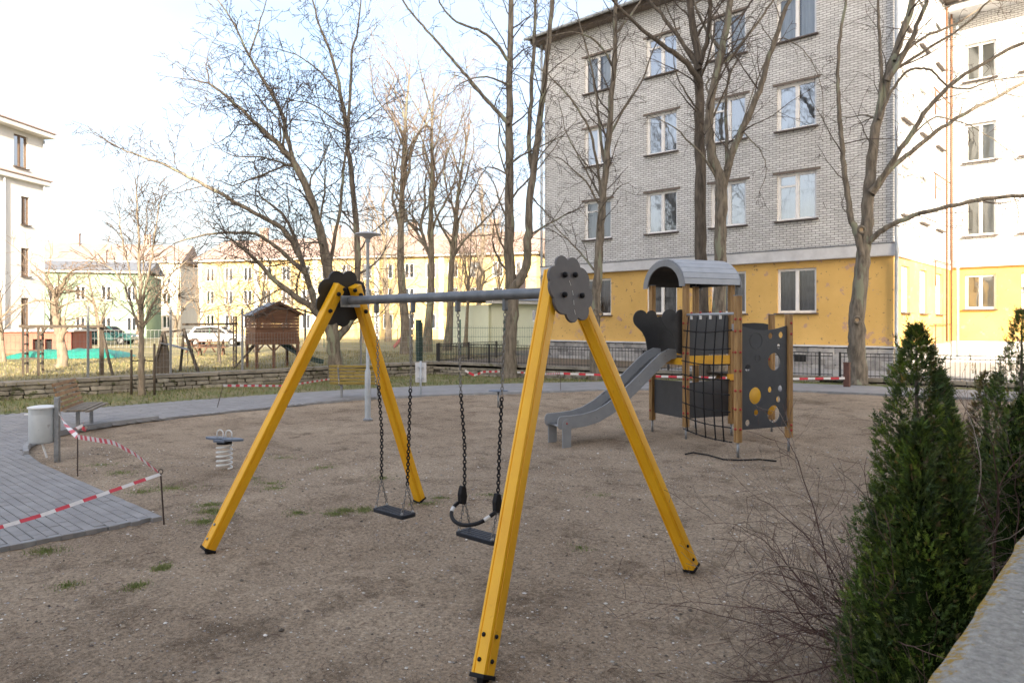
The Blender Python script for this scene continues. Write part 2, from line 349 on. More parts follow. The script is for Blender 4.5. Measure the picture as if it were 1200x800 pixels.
M = dict(
    yellow=mat('yellow_laminated_timber', (.93,.50,.012), (.86,.43,.008), 3, rough=.38, bump=.12, bscale=40, stretch=(1,1,1), rvar=.06, c3=(.74,.35,.01), s3=9, t3=.68),
    steel=mat('galvanised_steel', (.34,.35,.36), (.24,.25,.265), 18, rough=.42, metal=.75, bump=.05, bscale=60, rvar=.1),
    steel_dark=mat('worn_grey_pipe', (.21,.222,.235), (.14,.15,.163), 9, rough=.45, metal=.55, rvar=.1),
    chain_metal=mat('chain_metal', (.30,.29,.28), (.2,.19,.18), 30, rough=.45, metal=.8),
    black_rubber=mat('black_rubber', (.016,.016,.018), (.010,.010,.012), 8, rough=.6, spec=.25),
    seat_rubber=mat('blue_black_seat_rubber', (.018,.022,.032), (.012,.015,.022), 14, rough=.5, spec=.35, bump=.1, bscale=90),
    hpl=mat('grey_brown_panel', (.115,.105,.105), (.098,.09,.09), 12, rough=.48, bump=.03, bscale=80),
    hpl_dark=mat('black_panel', (.035,.036,.04), (.026,.027,.03), 6, rough=.42),
    hpl_char=mat('charcoal_panel', (.062,.066,.074), (.05,.053,.06), 5, rough=.5),
    wood=mat('oiled_pine_post', (.44,.265,.105), (.27,.15,.055), 5, rough=.55, bump=.15, bscale=22, stretch=(6,6,.6), detail=7),
    wood_brown=mat('brown_cladding', (.185,.095,.058), (.125,.06,.036), 3, rough=.65, bump=.2, bscale=14, stretch=(1,1,7), rand=.12),
    wood_dark=mat('weathered_dark_timber', (.095,.072,.052), (.055,.042,.031), 5, rough=.75, stretch=(3,3,1)),
    bench_slat=mat('olive_bench_slat', (.36,.265,.06), (.23,.165,.035), 6, rough=.55, rand=.1, stretch=(1,1,5)),
    bench_brown=mat('brown_bench_slat', (.36,.21,.10), (.22,.12,.055), 7, rough=.6, rand=.12),
    bench_grey=mat('weathered_bench_slat', (.25,.215,.165), (.15,.125,.095), 7, rough=.7, rand=.12),
    grey_roof=mat('light_grey_roof_slat', (.44,.46,.49), (.39,.41,.44), 6, rough=.42, rand=.04),
    grey_paint=mat('grey_paint', (.23,.24,.255), (.20,.21,.225), 7, rough=.45),
    slide=mat('grey_slide_flank', (.30,.315,.335), (.26,.275,.295), 6, rough=.45, c3=(.2,.2,.21), s3=6, t3=.66),
    slide_bed=mat('stainless_slide_bed', (.36,.365,.37), (.27,.275,.28), 4, rough=.33, metal=.8, rvar=.08),
    red_cap=mat('red_bolt_cap', (.42,.05,.04), (.34,.04,.03), 9, rough=.5),
    yellow_panel=mat('yellow_deck_edge', (.83,.45,.03), (.72,.36,.02), 4, rough=.45),
    bin=mat('pale_grey_bin', (.50,.53,.54), (.44,.47,.48), 6, rough=.5, c3=(.36,.37,.37), s3=12, t3=.68),
    dark=mat('dark_opening', (.012,.012,.013), (.01,.01,.01), 4, rough=.8),
    blue_grey=mat('blue_grey_board', (.135,.165,.215), (.105,.13,.175), 9, rough=.5),
    white_metal=mat('white_powder_coat', (.74,.74,.73), (.66,.66,.65), 9, rough=.45),
    sign=mat('sign_back', (.63,.64,.66), (.55,.56,.58), 5, rough=.5),
    tape_w=mat('white_tape', (.74,.72,.71), (.66,.64,.63), 9, rough=.4),
    tape_r=mat('red_tape', (.62,.045,.07), (.52,.035,.055), 9, rough=.4),
    rust=mat('rusty_rod', (.075,.05,.04), (.045,.032,.028), 30, rough=.8),
    rust_brown=mat('brown_painted_post', (.13,.06,.042), (.09,.04,.03), 8, rough=.7),
    soil=soil_mat(),
    soil_dark=mat('bare_earth', (.16,.125,.09), (.10,.08,.055), 1.2, rough=.95, bump=.6, bscale=9),
    paver=mat('concrete_paver', (.29,.285,.285), (.235,.23,.232), 2.6, rough=.85, bump=.3, bscale=60, detail=9, rand=.07),
    paver_stuff=mat('concrete_paver_far', (.29,.285,.285), (.23,.226,.228), 2.6, rough=.85, bump=.3, bscale=60, detail=9),
    joint=mat('paver_joint', (.075,.068,.058), (.05,.047,.042), 20, rough=.95),
    kerb=mat('concrete_kerb', (.30,.305,.31), (.22,.225,.235), 5, rough=.85, bump=.3, bscale=40, rand=.08),
    grass=mat('grass_ground', (.135,.15,.045), (.20,.175,.085), 1.1, rough=.95, bump=.8, bscale=30, detail=9, lo=.42, hi=.6),
    lawn=mat('winter_lawn', (.165,.155,.06), (.24,.20,.105), .35, rough=.95, bump=.8, bscale=18, detail=9, lo=.4, hi=.62),
    mortar=mat('wall_mortar', (.085,.075,.06), (.05,.045,.036), 6, rough=.95, bump=.5),
    stone=mat('limestone', (.33,.305,.255), (.19,.172,.138), 4.5, rough=.9, bump=.7, bscale=16, rand=.26, detail=8, c3=(.10,.105,.055), s3=5, t3=.60),
    coping=mat('concrete_coping', (.30,.275,.235), (.185,.168,.14), 3, rough=.9, bump=.5, bscale=30, rand=.08, c3=(.12,.115,.07), s3=4, t3=.62),
    ledge=mat('lichen_concrete', (.43,.412,.375), (.22,.212,.19), 48, rough=.95, bump=1.0, bscale=130, detail=12, lo=.3, hi=.68, spec=.2),
    black_iron=mat('black_iron', (.02,.021,.023), (.03,.028,.027), 12, rough=.55),
    green_iron=mat('green_fence_paint', (.035,.115,.085), (.025,.09,.065), 6, rough=.5),
    dark_green=mat('dark_green_plastic', (.02,.055,.05), (.014,.04,.036), 6, rough=.5),
    brick=brick_mat('pale_silicate_brick', (.735,.738,.74), (.575,.578,.58), (.17,.168,.165), .26, .086, .011, stain=.16),
    brick_x=brick_mat('pale_silicate_brick_side', (.735,.738,.74), (.575,.578,.58), (.17,.168,.165), .26, .086, .011, rot=(R(90),0,R(90)), stain=.16),
    yplaster=plaster_mat('yellow_plaster', (.70,.455,.15), (.62,.39,.12), (.50,.32,.22), (.26,.16,.09)),
    white_band=mat('white_cornice', (.66,.67,.69), (.53,.54,.56), 2.2, rough=.8, bump=.2, detail=8),
    plinth=mat('plinth_stone', (.42,.41,.40), (.26,.26,.265), 3.5, rough=.9, bump=.6, bscale=12, rand=.3, detail=8),
    white_frame=mat('white_window_frame', (.86,.86,.86), (.80,.80,.80), 5, rough=.4),
    old_frame=mat('brown_window_frame', (.14,.09,.06), (.10,.065,.045), 5, rough=.6),
    sill=mat('dark_metal_sill', (.13,.105,.095), (.085,.07,.065), 8, rough=.6),
    lintel=mat('brown_grey_lintel', (.20,.165,.14), (.14,.115,.10), 8, rough=.8),
    glass=glass_mat('window_glass', (.80,.86,.90), .80),
    glass_sky=glass_mat('window_glass_reflective', (.7,.78,.85), .45),
    curtain=mat('grey_curtain', (.21,.20,.20), (.11,.105,.105), 5, rough=.9, stretch=(7,7,.4)),
    curtain_white=mat('white_net_curtain', (.70,.70,.70), (.55,.55,.56), 5, rough=.9, stretch=(7,7,.4)),
    curtain_red=mat('red_curtain', (.48,.10,.08), (.34,.07,.055), 5, rough=.9, stretch=(7,7,.4)),
    curtain_brown=mat('brown_curtain', (.26,.15,.075), (.16,.09,.05), 5, rough=.9, stretch=(7,7,.4)),
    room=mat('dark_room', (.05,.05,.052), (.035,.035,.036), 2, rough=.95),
    zinc=mat('zinc_downpipe', (.48,.52,.56), (.38,.42,.46), 7, rough=.5, metal=.2),
    gaspipe=mat('brown_gas_pipe', (.20,.10,.055), (.15,.075,.04), 7, rough=.6),
    roof_metal=mat('dark_roof_sheet', (.16,.14,.13), (.11,.10,.095), 4, rough=.55),
    white_wall=mat('white_render', (.62,.61,.60), (.55,.54,.53), .8, rough=.85, detail=8),
    cream_wall=mat('cream_render', (.66,.60,.50), (.60,.54,.45), .8, rough=.85),
    yellow_wall=mat('pale_yellow_render', (.66,.505,.25), (.59,.44,.20), .5, rough=.88, detail=8),
    green_wall=mat('pale_green_render', (.26,.37,.27), (.22,.32,.23), .6, rough=.88),
    annex_wall=mat('pale_lime_render', (.70,.72,.55), (.64,.66,.50), .6, rough=.88),
    faded_red=mat('faded_red_plastic', (.42,.16,.15), (.36,.13,.12), 3, rough=.5),
    red_wall=mat('red_brown_render', (.38,.14,.10), (.32,.115,.085), 1.2, rough=.85),
    pink_roof=mat('red_sheet_roof', (.36,.27,.23), (.30,.22,.19), 1.2, rough=.7),
    grey_sheet=mat('grey_sheet_roof', (.17,.18,.20), (.13,.14,.16), 2, rough=.55),
    tarp=mat('green_tarpaulin', (.02,.22,.17), (.015,.17,.13), 2.5, rough=.5),
    bark=mat('grey_brown_bark', (.235,.20,.155), (.095,.080,.062), 5, rough=.95, bump=1.2, bscale=24, stretch=(2.4,2.4,.5), detail=9, c3=(.22,.225,.16), s3=1.6, t3=.58),
    bark_dark=mat('dark_bark', (.165,.135,.105), (.065,.054,.043), 5, rough=.95, bump=1.2, bscale=24, stretch=(2.4,2.4,.5), detail=9),
    bark_pale=mat('pale_bark', (.30,.245,.18), (.17,.135,.10), 6, rough=.95, bump=.8, bscale=24, stretch=(2.4,2.4,.5), detail=8),
    twig=mat('twig_bark', (.115,.09,.072), (.07,.055,.045), 5, rough=.9),
    twig_pale=mat('pale_twig_bark', (.27,.20,.15), (.17,.125,.095), 5, rough=.9),
    shrub=mat('shrub_bark', (.15,.085,.068), (.085,.05,.042), 9, rough=.8),
    shrub_pale=mat('lit_shrub_bark', (.34,.275,.22), (.22,.17,.135), 9, rough=.8),  # sunlit tan of some stems, put into the bark colour
    cut=mat('cut_wood', (.42,.31,.19), (.32,.22,.13), 14, rough=.85),
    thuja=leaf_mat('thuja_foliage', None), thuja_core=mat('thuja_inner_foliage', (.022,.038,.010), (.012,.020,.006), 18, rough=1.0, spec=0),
    blade=leaf_mat('grass_blades', None), pebble=leaf_mat('pebbles', None),
    car_white=mat('white_car_paint', (.70,.70,.70), (.64,.64,.64), 2, rough=.25),
    car_teal=mat('dark_teal_car_paint', (.03,.10,.10), (.022,.075,.075), 2, rough=.25),
    tyre=mat('tyre', (.02,.02,.02), (.014,.014,.014), 9, rough=.9),
)
# ================================================================ the setting
rng = random.Random(7)
def flat(name, poly, z, m, kind='structure', label=None, cat=None):
    me = bpy.data.meshes.new(name); bm = bmesh.new()
    vs_ = [bm.verts.new((x, y, z)) for x, y in poly]; f = bm.faces.new(vs_)
    if f.normal.z < 0: f.normal_flip()
    bm.normal_update()
    bmesh.ops.triangulate(bm, faces=list(bm.faces))
    for q in bm.faces:
        if q.normal.z < 0: q.normal_flip()
    bm.to_mesh(me); bm.free(); me.materials.append(m)
    o = bpy.data.objects.new(name, me); col.objects.link(o); WL[o.name] = Vector((0,0,0))
    return tag(o, label, cat, None, kind)
def inpoly(x, y, poly):
    c = False; j = len(poly)-1
    for i in range(len(poly)):
        xi, yi = poly[i]; xj, yj = poly[j]
        if (yi > y) != (yj > y) and x < (xj-xi)*(y-yi)/(yj-yi)+xi: c = not c
        j = i
    return c
def smooth_poly(pts, it=2):
    for _ in range(it):
        q = [pts[0]]
        for a, b in zip(pts[:-1], pts[1:]):
            q += [(a[0]*.75+b[0]*.25, a[1]*.75+b[1]*.25), (a[0]*.25+b[0]*.75, a[1]*.25+b[1]*.75)]
        q.append(pts[-1]); pts = q
    return pts
LAWN_Z = .42
WALL = [(-22.9,-12), (-22.4,4), (-21.2,18.8), (-7,22), (8,25.4), (40,32.6)]
flat('ground', [(-500,-500),(500,-500),(500,500),(-500,500)], -.30, M['soil_dark'])
flat('lawn', [WALL[0], WALL[1], WALL[2], WALL[3], WALL[4], WALL[5], (500,120), (500,500), (-500,500), (-500,-40)], LAWN_Z, M['lawn'])
# playground soil: a fine sheet with real hollows and scuffs
def hsh(i, j, s=0):
    n = (i*374761393 + j*668265263 + s*1274126177) & 0xffffffff
    n = ((n ^ (n >> 13)) * 1274126177) & 0xffffffff
    return ((n ^ (n >> 16)) & 0xffff) / 65535.0
def vnoise(x, y, s=0):
    i, j = math.floor(x), math.floor(y); u, v = x-i, y-j
    u = u*u*(3-2*u); v = v*v*(3-2*v)
    a = hsh(i,j,s); b = hsh(i+1,j,s); c = hsh(i,j+1,s); d = hsh(i+1,j+1,s)
    return a+(b-a)*u+(c-a)*v+(a-b-c+d)*u*v
def sstep(t): t = max(0., min(1., t)); return t*t*(3-2*t)
def ramp(x, y): return .24*sstep((x+17.5)/9)*sstep((y-12.5)/7)
def strip(name, A, B, n, k, dz, m):
    def res(P):
        L = [0]
        for a, b in zip(P[:-1], P[1:]): L.append(L[-1]+math.hypot(b[0]-a[0], b[1]-a[1]))
        out = []; j = 0
        for i in range(n+1):
            s = L[-1]*i/n
            while j < len(P)-2 and L[j+1] < s: j += 1
            t = (s-L[j])/max(1e-9, L[j+1]-L[j]); out.append((P[j][0]+(P[j+1][0]-P[j][0])*t, P[j][1]+(P[j+1][1]-P[j][1])*t))
        return out
    A, B = res(A), res(B); mb = MB()
    for a, b in zip(A, B):
        for j in range(k+1):
            t = j/k; x, y = a[0]+(b[0]-a[0])*t, a[1]+(b[1]-a[1])*t; mb.v.append((x, y, dz+ramp(x, y)))
    for i in range(n):
        for j in range(k):
            q = i*(k+1)+j; mb.f.append((q, q+1, q+k+2, q+k+1))
    o = mb.build(name, m, origin=(0,0,0)); o.data.flip_normals() if o.data.polygons[0].normal.z < 0 else None
    return tag(o, kind='structure')
def soil_h(x, y):
    h = ramp(x, y)+.03*(vnoise(x*.6, y*.6, 1)-.5) + .022*(vnoise(x*2.1, y*2.1, 2)-.5) + .014*(vnoise(x*6, y*6, 3)-.5)
    if x > -9: h += .010*(vnoise(x*17, y*17, 4)-.5)
    for sx in (-4.0, -5.1):
        d = ((x-sx)/.45)**2 + ((y-4.06)/.9)**2
        h -= .05*math.exp(-d)
    d = ((x+7.3)/.5)**2 + ((y-9.0)/.6)**2
    h -= .04*math.exp(-d)
    return h
def axis_lines(a, b, c0, d0, d1):
    out = [a]; x = a
    while x < b:
        x += d0 + (d1-d0)*min(1, abs(x-c0)/9.0); out.append(min(x, b))
    return out
xs = axis_lines(-19.0, 5.0, -2.0, .05, .16); ys = axis_lines(-9.0, 24.5, 3.5, .05, .18)
mb = MB()
nx, ny = len(xs), len(ys)
for y in ys:
    for x in xs: mb.v.append((x, y, soil_h(x, y)))
for j in range(ny-1):
    for i in range(nx-1):
        a = j*nx+i; mb.f.append((a, a+1, a+nx+1, a+nx))
tag(mb.build('playground_soil', M['soil'], smooth=True, origin=(0,0,0)), kind='structure')
# paved path
inner = [(-7.55,-12),(-7.55,2.95),(-11.4,2.95)] + smooth_poly([(-11.4,2.95),(-13.2,3.1),(-14.6,3.9),(-15.4,5.4),(-15.6,8.5),(-15.7,11.2),(-15.0,13.3),(-13.7,15.1),(-11.5,16.9),(-9,18.2),(-6.5,19.0),(-3,19.7),(12,22.8),(30,26.8)], 2)[1:]
outer = [(-18.8,-12)] + smooth_poly([(-18.7,2),(-18.5,6.5),(-18.4,9.9),(-17.9,13),(-16.9,15.8),(-15.2,17.9),(-12.6,19.4),(-9.5,20.5),(-7.1,21.15),(-3,22.05),(12,25.4),(30,29.4)], 2)
path_poly = inner + outer[::-1]
PZ = .034
flat('path', [(x, y) for x, y in inner if y < 10.5]+[(x, y) for x, y in outer if y < 10.5][::-1], PZ, M['joint'])
strip('asphalt_path', [(x, y) for x, y in inner if y > 9.6], [(x, y) for x, y in outer if y > 9.4], 90, 6, PZ+.016, M['paver_stuff'])
# pavers, 20 x 10 cm in stretcher bond; the 300 that show largest are single pieces
flat_in = [(x, y) for x, y in inner if y < 12.3]; flat_out = [(x, y) for x, y in outer if y < 12.3]
near_poly = flat_in + flat_out[::-1]
cand = []
row = 0; y = -10.0
def offs_in(x, y): return x < -7.52 and inpoly(x, y, near_poly)
while y < 10.0:
    x = -19.0 + (.1 if row % 2 else 0)
    while x < -7.62:
        if offs_in(x+.06, y+.05) and (x < -11 or y < 2.90) and offs_in(x+.06, y+.05):
            cz_ = -SY*(x+.1)+CY*(y+.05); cx_ = CY*(x+.1)+SY*(y+.05)
            cand.append((cz_ if cz_ > 3 and -.76 < cx_/cz_ else 1000+cz_, x, y))
        x += .2
    row += 1; y += .1
cand.sort()
pav_me = unit_box('paver', M['paver'], 0)
# top-only bevelled paver mesh
bm = bmesh.new()
for (s_, z_) in ((1.0, 0.0), (1.0, .86), (.96, 1.0)):
    for sx, sy in ((-.5,-.5),(.5,-.5),(.5,.5),(-.5,.5)):
        k = (1-s_) if s_ < 1 else 0
        bm.verts.new((sx - math.copysign(k*.5*.5, sx), sy - math.copysign(k*.5, sy), z_))
bm.verts.ensure_lookup_table()
for l in (0, 4):
    for i in range(4):
        j = (i+1) % 4; bm.faces.new((bm.verts[l+i], bm.verts[l+j], bm.verts[l+4+j], bm.verts[l+4+i]))
bm.faces.new([bm.verts[8+i] for i in range(4)])
bm.to_mesh(pav_me); bm.free()
path_root = bpy.data.objects['path']
mbp = MB(); 
for k, (cz_, x, y) in enumerate(cand):
    z = PZ + .002 + rng.uniform(-.002, .003)
    if k < 300:
        from_mesh(pav_me, 'paver', path_root, (x+.1, y+.05, z-.03), (rng.uniform(-.006,.006), rng.uniform(-.006,.006), rng.uniform(-.005,.005)), (.197,.091,.046))
    else:
        a, b_, c_, d_ = (x+.004,y+.004), (x+.196,y+.004), (x+.196,y+.096), (x+.004,y+.096)
        zt = z+.014; n = len(mbp.v)
        for (qx, qy) in (a, b_, c_, d_): mbp.v.append((qx, qy, zt-.02))
        for (qx, qy) in (a, b_, c_, d_): mbp.v.append((qx, qy, zt))
        mbp.f += [(n+4,n+5,n+6,n+7),(n,n+1,n+5,n+4),(n+1,n+2,n+6,n+5),(n+2,n+3,n+7,n+6),(n+3,n,n+4,n+7)]
pf = mbp.build('paver_field', M['paver_stuff'], path_root); pf['kind'] = 'stuff'
# kerb stones along the soil edge
kerb = empty('kerb', (-11, 3, 0), kind='structure')
kme = unit_box('kerb_stone', M['kerb'], .04)
def run_pieces(pts, step, gap=.006):
    out = []; acc = []
    seg = [(Vector((*a,0)), Vector((*b,0))) for a, b in zip(pts[:-1], pts[1:])]
    tot = sum((b-a).length for a, b in seg)
    def pt(s):
        for a, b in seg:
            L_ = (b-a).length
            if s <= L_: return a+(b-a)*(s/L_)
            s -= L_
        return seg[-1][1]
    s = 0
    while s < tot-.05:
        e = min(s+step, tot); out.append((pt(s), pt(e-gap))); s = e
    return out
kin = [p for p in inner if p[1] > -3 and p[1] < 22]
kin = [(-7.55,-3)] + kin
for a, b in run_pieces(kin, .5):
    d = b-a
    if d.length < .08: continue
    raised = .05 if (-16 < a.x < -12.2 and 2.9 < a.y < 6) else -.006
    from_mesh(kme, 'kerb_stone', kerb, (a+b)/2+Vector((0,0,.006+raised+ramp((a.x+b.x)/2, (a.y+b.y)/2))), (0,0,math.atan2(d.y, d.x)), (d.length, .07, .10))
# grass verge between path and stone wall
vin = [p for p in outer if p[1] > -11.9]
verge_poly = [(-18.8,-12)] + vin[1:-1] + [(8,25.35),(-7,21.95),(-21.25,18.75),(-22.45,4),(-22.95,-12)]
strip('grass_verge', [(-18.8,-12)]+vin[1:], [(-22.95,-12),(-22.45,4),(-21.25,18.75),(-7,21.95),(8,25.35),(30,30.3)], 140, 6, .048, M['grass'])
flat('pavement', [(-13,20.70),(-7,22.05),(8,25.45),(30,30.3),(30,40),(-13,40)], LAWN_Z+.005, M['kerb'])
flat('soil_bed', [(-21.1,18.9),(-13.004,20.70),(-13.004,40),(-30,40),(-27,26)], LAWN_Z+.006, M['soil_dark'])
# ---------------------------------------------------------------- grass blades, pebbles
def blades(name, spots, label, hr, cols, m=M['blade'], w=.006):
    mb = MB()
    for (x, y, z) in spots:
        a = rng.uniform(0, 6.283); h = rng.uniform(*hr); l = rng.uniform(.2, .9)*h; b = rng.uniform(0, 6.283)
        dx, dy = math.cos(a)*w*rng.uniform(.6,1.3), math.sin(a)*w
        n = len(mb.v)
        mb.v += [(x-dx, y-dy, z-.01), (x+dx, y+dy, z-.01), (x+math.cos(b)*l, y+math.sin(b)*l, z+h)]
        mb.f.append((n, n+1, n+2))
        c = rng.choice(cols); k = rng.uniform(.7, 1.25); c = tuple(q*k for q in c); mb.c += [c, c, c]
    o = mb.build(name, m, origin=(0,0,0)); return tag(o, label, 'grass', None, 'stuff')
GC = [(.09,.13,.03),(.12,.15,.04),(.17,.16,.06),(.24,.20,.10)]
spots = []
for _ in range(34000):
    x = rng.uniform(-22.4,-6); y = rng.uniform(2, 22)
    if inpoly(x, y, verge_poly): spots.append((x, y, .05+ramp(x, y)))
blades('grass_verge_blades', spots, 'short patchy grass between the path and the stone wall', (.03,.10), GC, w=.012)
spots = []
for _ in range(16000):
    x = rng.uniform(-36,-21.9); y = rng.uniform(3, 26)
    if y < 18.4 or x < -22.5: spots.append((x, y, LAWN_Z))
blades('lawn_grass', spots, 'pale winter grass on the raised lawn behind the mesh fence', (.04,.12), [(.16,.16,.05),(.22,.19,.09),(.28,.23,.12)], w=.016)
tufts = [(200,572,.42,.13,1),(165,577,.2,.08,.5),(318,566,.3,.08,.5),(322,572,.2,.07,.5),(245,592,.22,.07,.8),(248,600,.22,.06,.8),(240,612,.25,.06,.9),(262,604,.15,.05,.8),
         (405,597,.26,.08,.9),(428,596,.12,.06,.9),(392,601,.14,.05,.7),(380,548,.3,.08,.4),(52,646,.20,.06,.9),(160,687,.10,.05,.8),(190,664,.09,.05,.8),(80,685,.14,.05,.5),(140,555,.3,.1,.5),(500,590,.3,.08,.35),(515,583,.2,.06,.35),
         (575,580,.3,.06,.4),(330,535,.4,.1,.35),(450,560,.3,.1,.3),(290,560,.25,.06,.5),(705,580,.3,.06,.2),(740,500,.4,.12,.5),(680,640,.15,.06,.2),(350,600,.2,.06,.5),(120,545,.4,.1,.4)]
spots = []
for (px_, py_, rx_, ry_, dens) in tufts:
    p = gr(px_, py_)
    for _ in range(int(800*dens)):
        a = rng.uniform(0, 6.283); r_ = abs(rng.gauss(0, .5))
        q = p + CDIR(math.cos(a)*r_*rx_, math.sin(a)*r_*ry_*2.5)
        spots.append((q.x, q.y, soil_h(q.x, q.y)))
blades('grass_tufts', spots, 'small tufts of moss and grass in the bare playground soil', (.006,.020), [(.19,.26,.08),(.24,.29,.11),(.30,.29,.15)], w=.007)
# pebbles and grit
mb = MB()
def pebble(x, y, r, c):
    z = soil_h(x, y); n = len(mb.v); ph = rng.uniform(0, 6.283)
    rz = r*rng.uniform(.45,.8); e = rng.uniform(.6,1)
    for k in range(5):
        a = ph + k*1.2566; q = r*rng.uniform(.75,1.15)
        mb.v.append((x+math.cos(a)*q, y+math.sin(a)*q*e, z+rz*.25))
    mb.v.append((x+rng.uniform(-.2,.2)*r, y, z+rz)); mb.v.append((x, y, z-.5*rz))
    for k in range(5):
        k2 = (k+1) % 5; mb.f += [(n+k, n+k2, n+5), (n+k2, n+k, n+6)]
    mb.c += [c]*7
PC = [(.60,.57,.51),(.75,.72,.68),(.12,.09,.07),(.10,.08,.06),(.38,.33,.27),(.30,.25,.20),(.20,.165,.13),(.45,.36,.26),(.36,.35,.35)]
for _ in range(34000):
    d = 2.2 + 9.5*rng.random()**1.7; u = rng.uniform(-.78, .62)
    x, y = W2(u*d, d)
    if x < -7.5 and y < 3.0: continue
    if x > -.55: continue
    r_ = min(.022, .0030*math.exp(rng.gauss(0, .55))*(1+.10*d))
    kf = rng.uniform(.7,1.1); pebble(x, y, r_, tuple(q*kf for q in rng.choice(PC)))
for _ in range(60):
    d = rng.uniform(2.6, 7); u = rng.uniform(-.7, .5); x, y = W2(u*d, d)
    if x > -.8 or (x < -7.4 and y < 3.05): continue
    pebble(x, y, rng.uniform(.012,.026), tuple(q*.8 for q in rng.choice(PC)))
tag(mb.build('pebbles', M['pebble'], origin=(0,0,0)), 'pale grit and pebbles scattered over the bare playground soil', 'pebbles', None, 'stuff')
# fallen twigs and leaf scraps
mb = MB()
for _ in range(700):
    d = 2.4+7*rng.random()**1.5; u = rng.uniform(-.7,.6); x, y = W2(u*d, d)
    if x < -7.5 and y < 3 or x > -.6: continue
    a = rng.uniform(0, 6.283); l = rng.uniform(.02,.10); z = soil_h(x, y)+.004
    mb.tube([(x,y,z),(x+math.cos(a)*l*.5,y+math.sin(a)*l*.5,z+.004),(x+math.cos(a+.3)*l,y+math.sin(a+.3)*l,z)], rng.uniform(.001,.0022), 3)
tag(mb.build('fallen_twigs', M['shrub'], origin=(0,0,0)), 'small fallen twigs lying on the bare playground soil', 'twigs', None, 'stuff')
# ---------------------------------------------------------------- stone retaining walls
stone_mes = []
for k in range(6):
    bm = bmesh.new(); bmesh.ops.create_cube(bm, size=1)
    bmesh.ops.bevel(bm, geom=list(bm.edges), offset=.10, segments=1, affect='EDGES')
    r_ = random.Random(k+50)
    for v in bm.verts: v.co += Vector((r_.uniform(-.06,.06), r_.uniform(-.07,.07), r_.uniform(-.07,.07)))
    me = bpy.data.meshes.new('stone'); bm.to_mesh(me); bm.free(); me.materials.append(M['stone']); stone_mes.append(me)
cop_me = unit_box('coping_slab', M['coping'], .03)
def stone_wall(pts, ztops, label, lo_vis):
    root = empty('stone_wall', (*pts[0], 0), label, 'wall')
    for (a, b, za, zb) in zip(pts[:-1], pts[1:], ztops[:-1], ztops[1:]):
        A_, B_ = Vector((*a,0)), Vector((*b,0)); d = B_-A_; L_ = d.length; X = d/L_; nrm = Vector((X.y, -X.x, 0))  # towards the yard
        mb = MB(); zm = min(za, zb)-.10
        mb.box((A_+B_)/2 + Vector((0,0,(zm-.2)/2)) - nrm*.04, (L_, .34, zm+.2), (X, Vector((-X.y,X.x,0)), Vector((0,0,1))))
        mb.build('wall_core', M['mortar'], root)
        ang = math.atan2(X.y, X.x)
        z = .03; rows = 3; rh = (zm-.03)/rows
        for r_ in range(rows):
            s = -rng.uniform(0,.3)
            while s < L_:
                l = rng.uniform(.22,.62); h = rh*rng.uniform(.78,.93)
                c = A_ + X*(s+l/2) + nrm*(.135+rng.uniform(-.02,.025))
                cz_ = -SY*c.x+CY*c.y; cx_ = CY*c.x+SY*c.y
                if s+l < L_+.1 and s > -.01 and abs(cx_/cz_) < .76:
                    from_mesh(rng.choice(stone_mes), 'stone', root, c+Vector((0,0,z+rh*(r_+.5))), (0, 0, ang+rng.uniform(-.03,.03)), (l-.03, .13, h))
                s += l
        s = 0
        while s < L_:
            l = min(rng.uniform(.9,1.3), L_-s); c = A_+X*(s+l/2)
            from_mesh(cop_me, 'coping_slab', root, c+nrm*.01+Vector((0,0,za+(zb-za)*(s+l/2)/L_-.047+rng.uniform(-.006,.006))), (0,0,ang+rng.uniform(-.006,.006)), (l-.012,.44,.10))
            s += l
    return root
stone_wall([WALL[0], WALL[1], WALL[2]], [.5,.5,.55], 'low rough stone wall with concrete coping below the mesh fence', None)
stone_wall([WALL[2], WALL[3], WALL[4]], [.55,.46,.42], 'low stone wall with coping below the black railing', None)
# ---------------------------------------------------------------- foreground concrete ledge
lw = empty('garden_wall', (-.14, 6, 0), 'broad concrete topped wall with yellow lichen beside the thujas', 'wall')
mb = MB(); mb.box((-.05, 9.0, .55), (.50, 26, 1.12)); mb.build('wall_body', M['coping'], lw)
zl = 1.2
mb = MB(); nxx, nyy = 14, 420
for j in range(nyy+1):
    for i in range(nxx+1):
        x = -.385+.55*i/nxx; y = .6+14*j/nyy
        e = min(i, 1)*1.0
        z = zl - (.0 if i not in (0, nxx) else .018) + .0012*(vnoise(x*12,y*12,9)-.5) + .004*(vnoise(x*4,y*4,8)-.5)
        if i in (0, nxx): x += .012*(vnoise(y*9, 1.5, 5)-.5)
        mb.v.append((x, y, z))
for j in range(nyy):
    for i in range(nxx):
        a = j*(nxx+1)+i; mb.f.append((a, a+1, a+nxx+2, a+nxx+1))
n = len(mb.v)
for j in range(nyy+1):
    v = mb.v[j*(nxx+1)]; mb.v.append((v[0]+.004, v[1], zl-.13))
for j in range(nyy):
    a = j*(nxx+1); mb.f.append((a+nxx+1, n+j+1, n+j, a)[::-1])
lm = M['ledge']
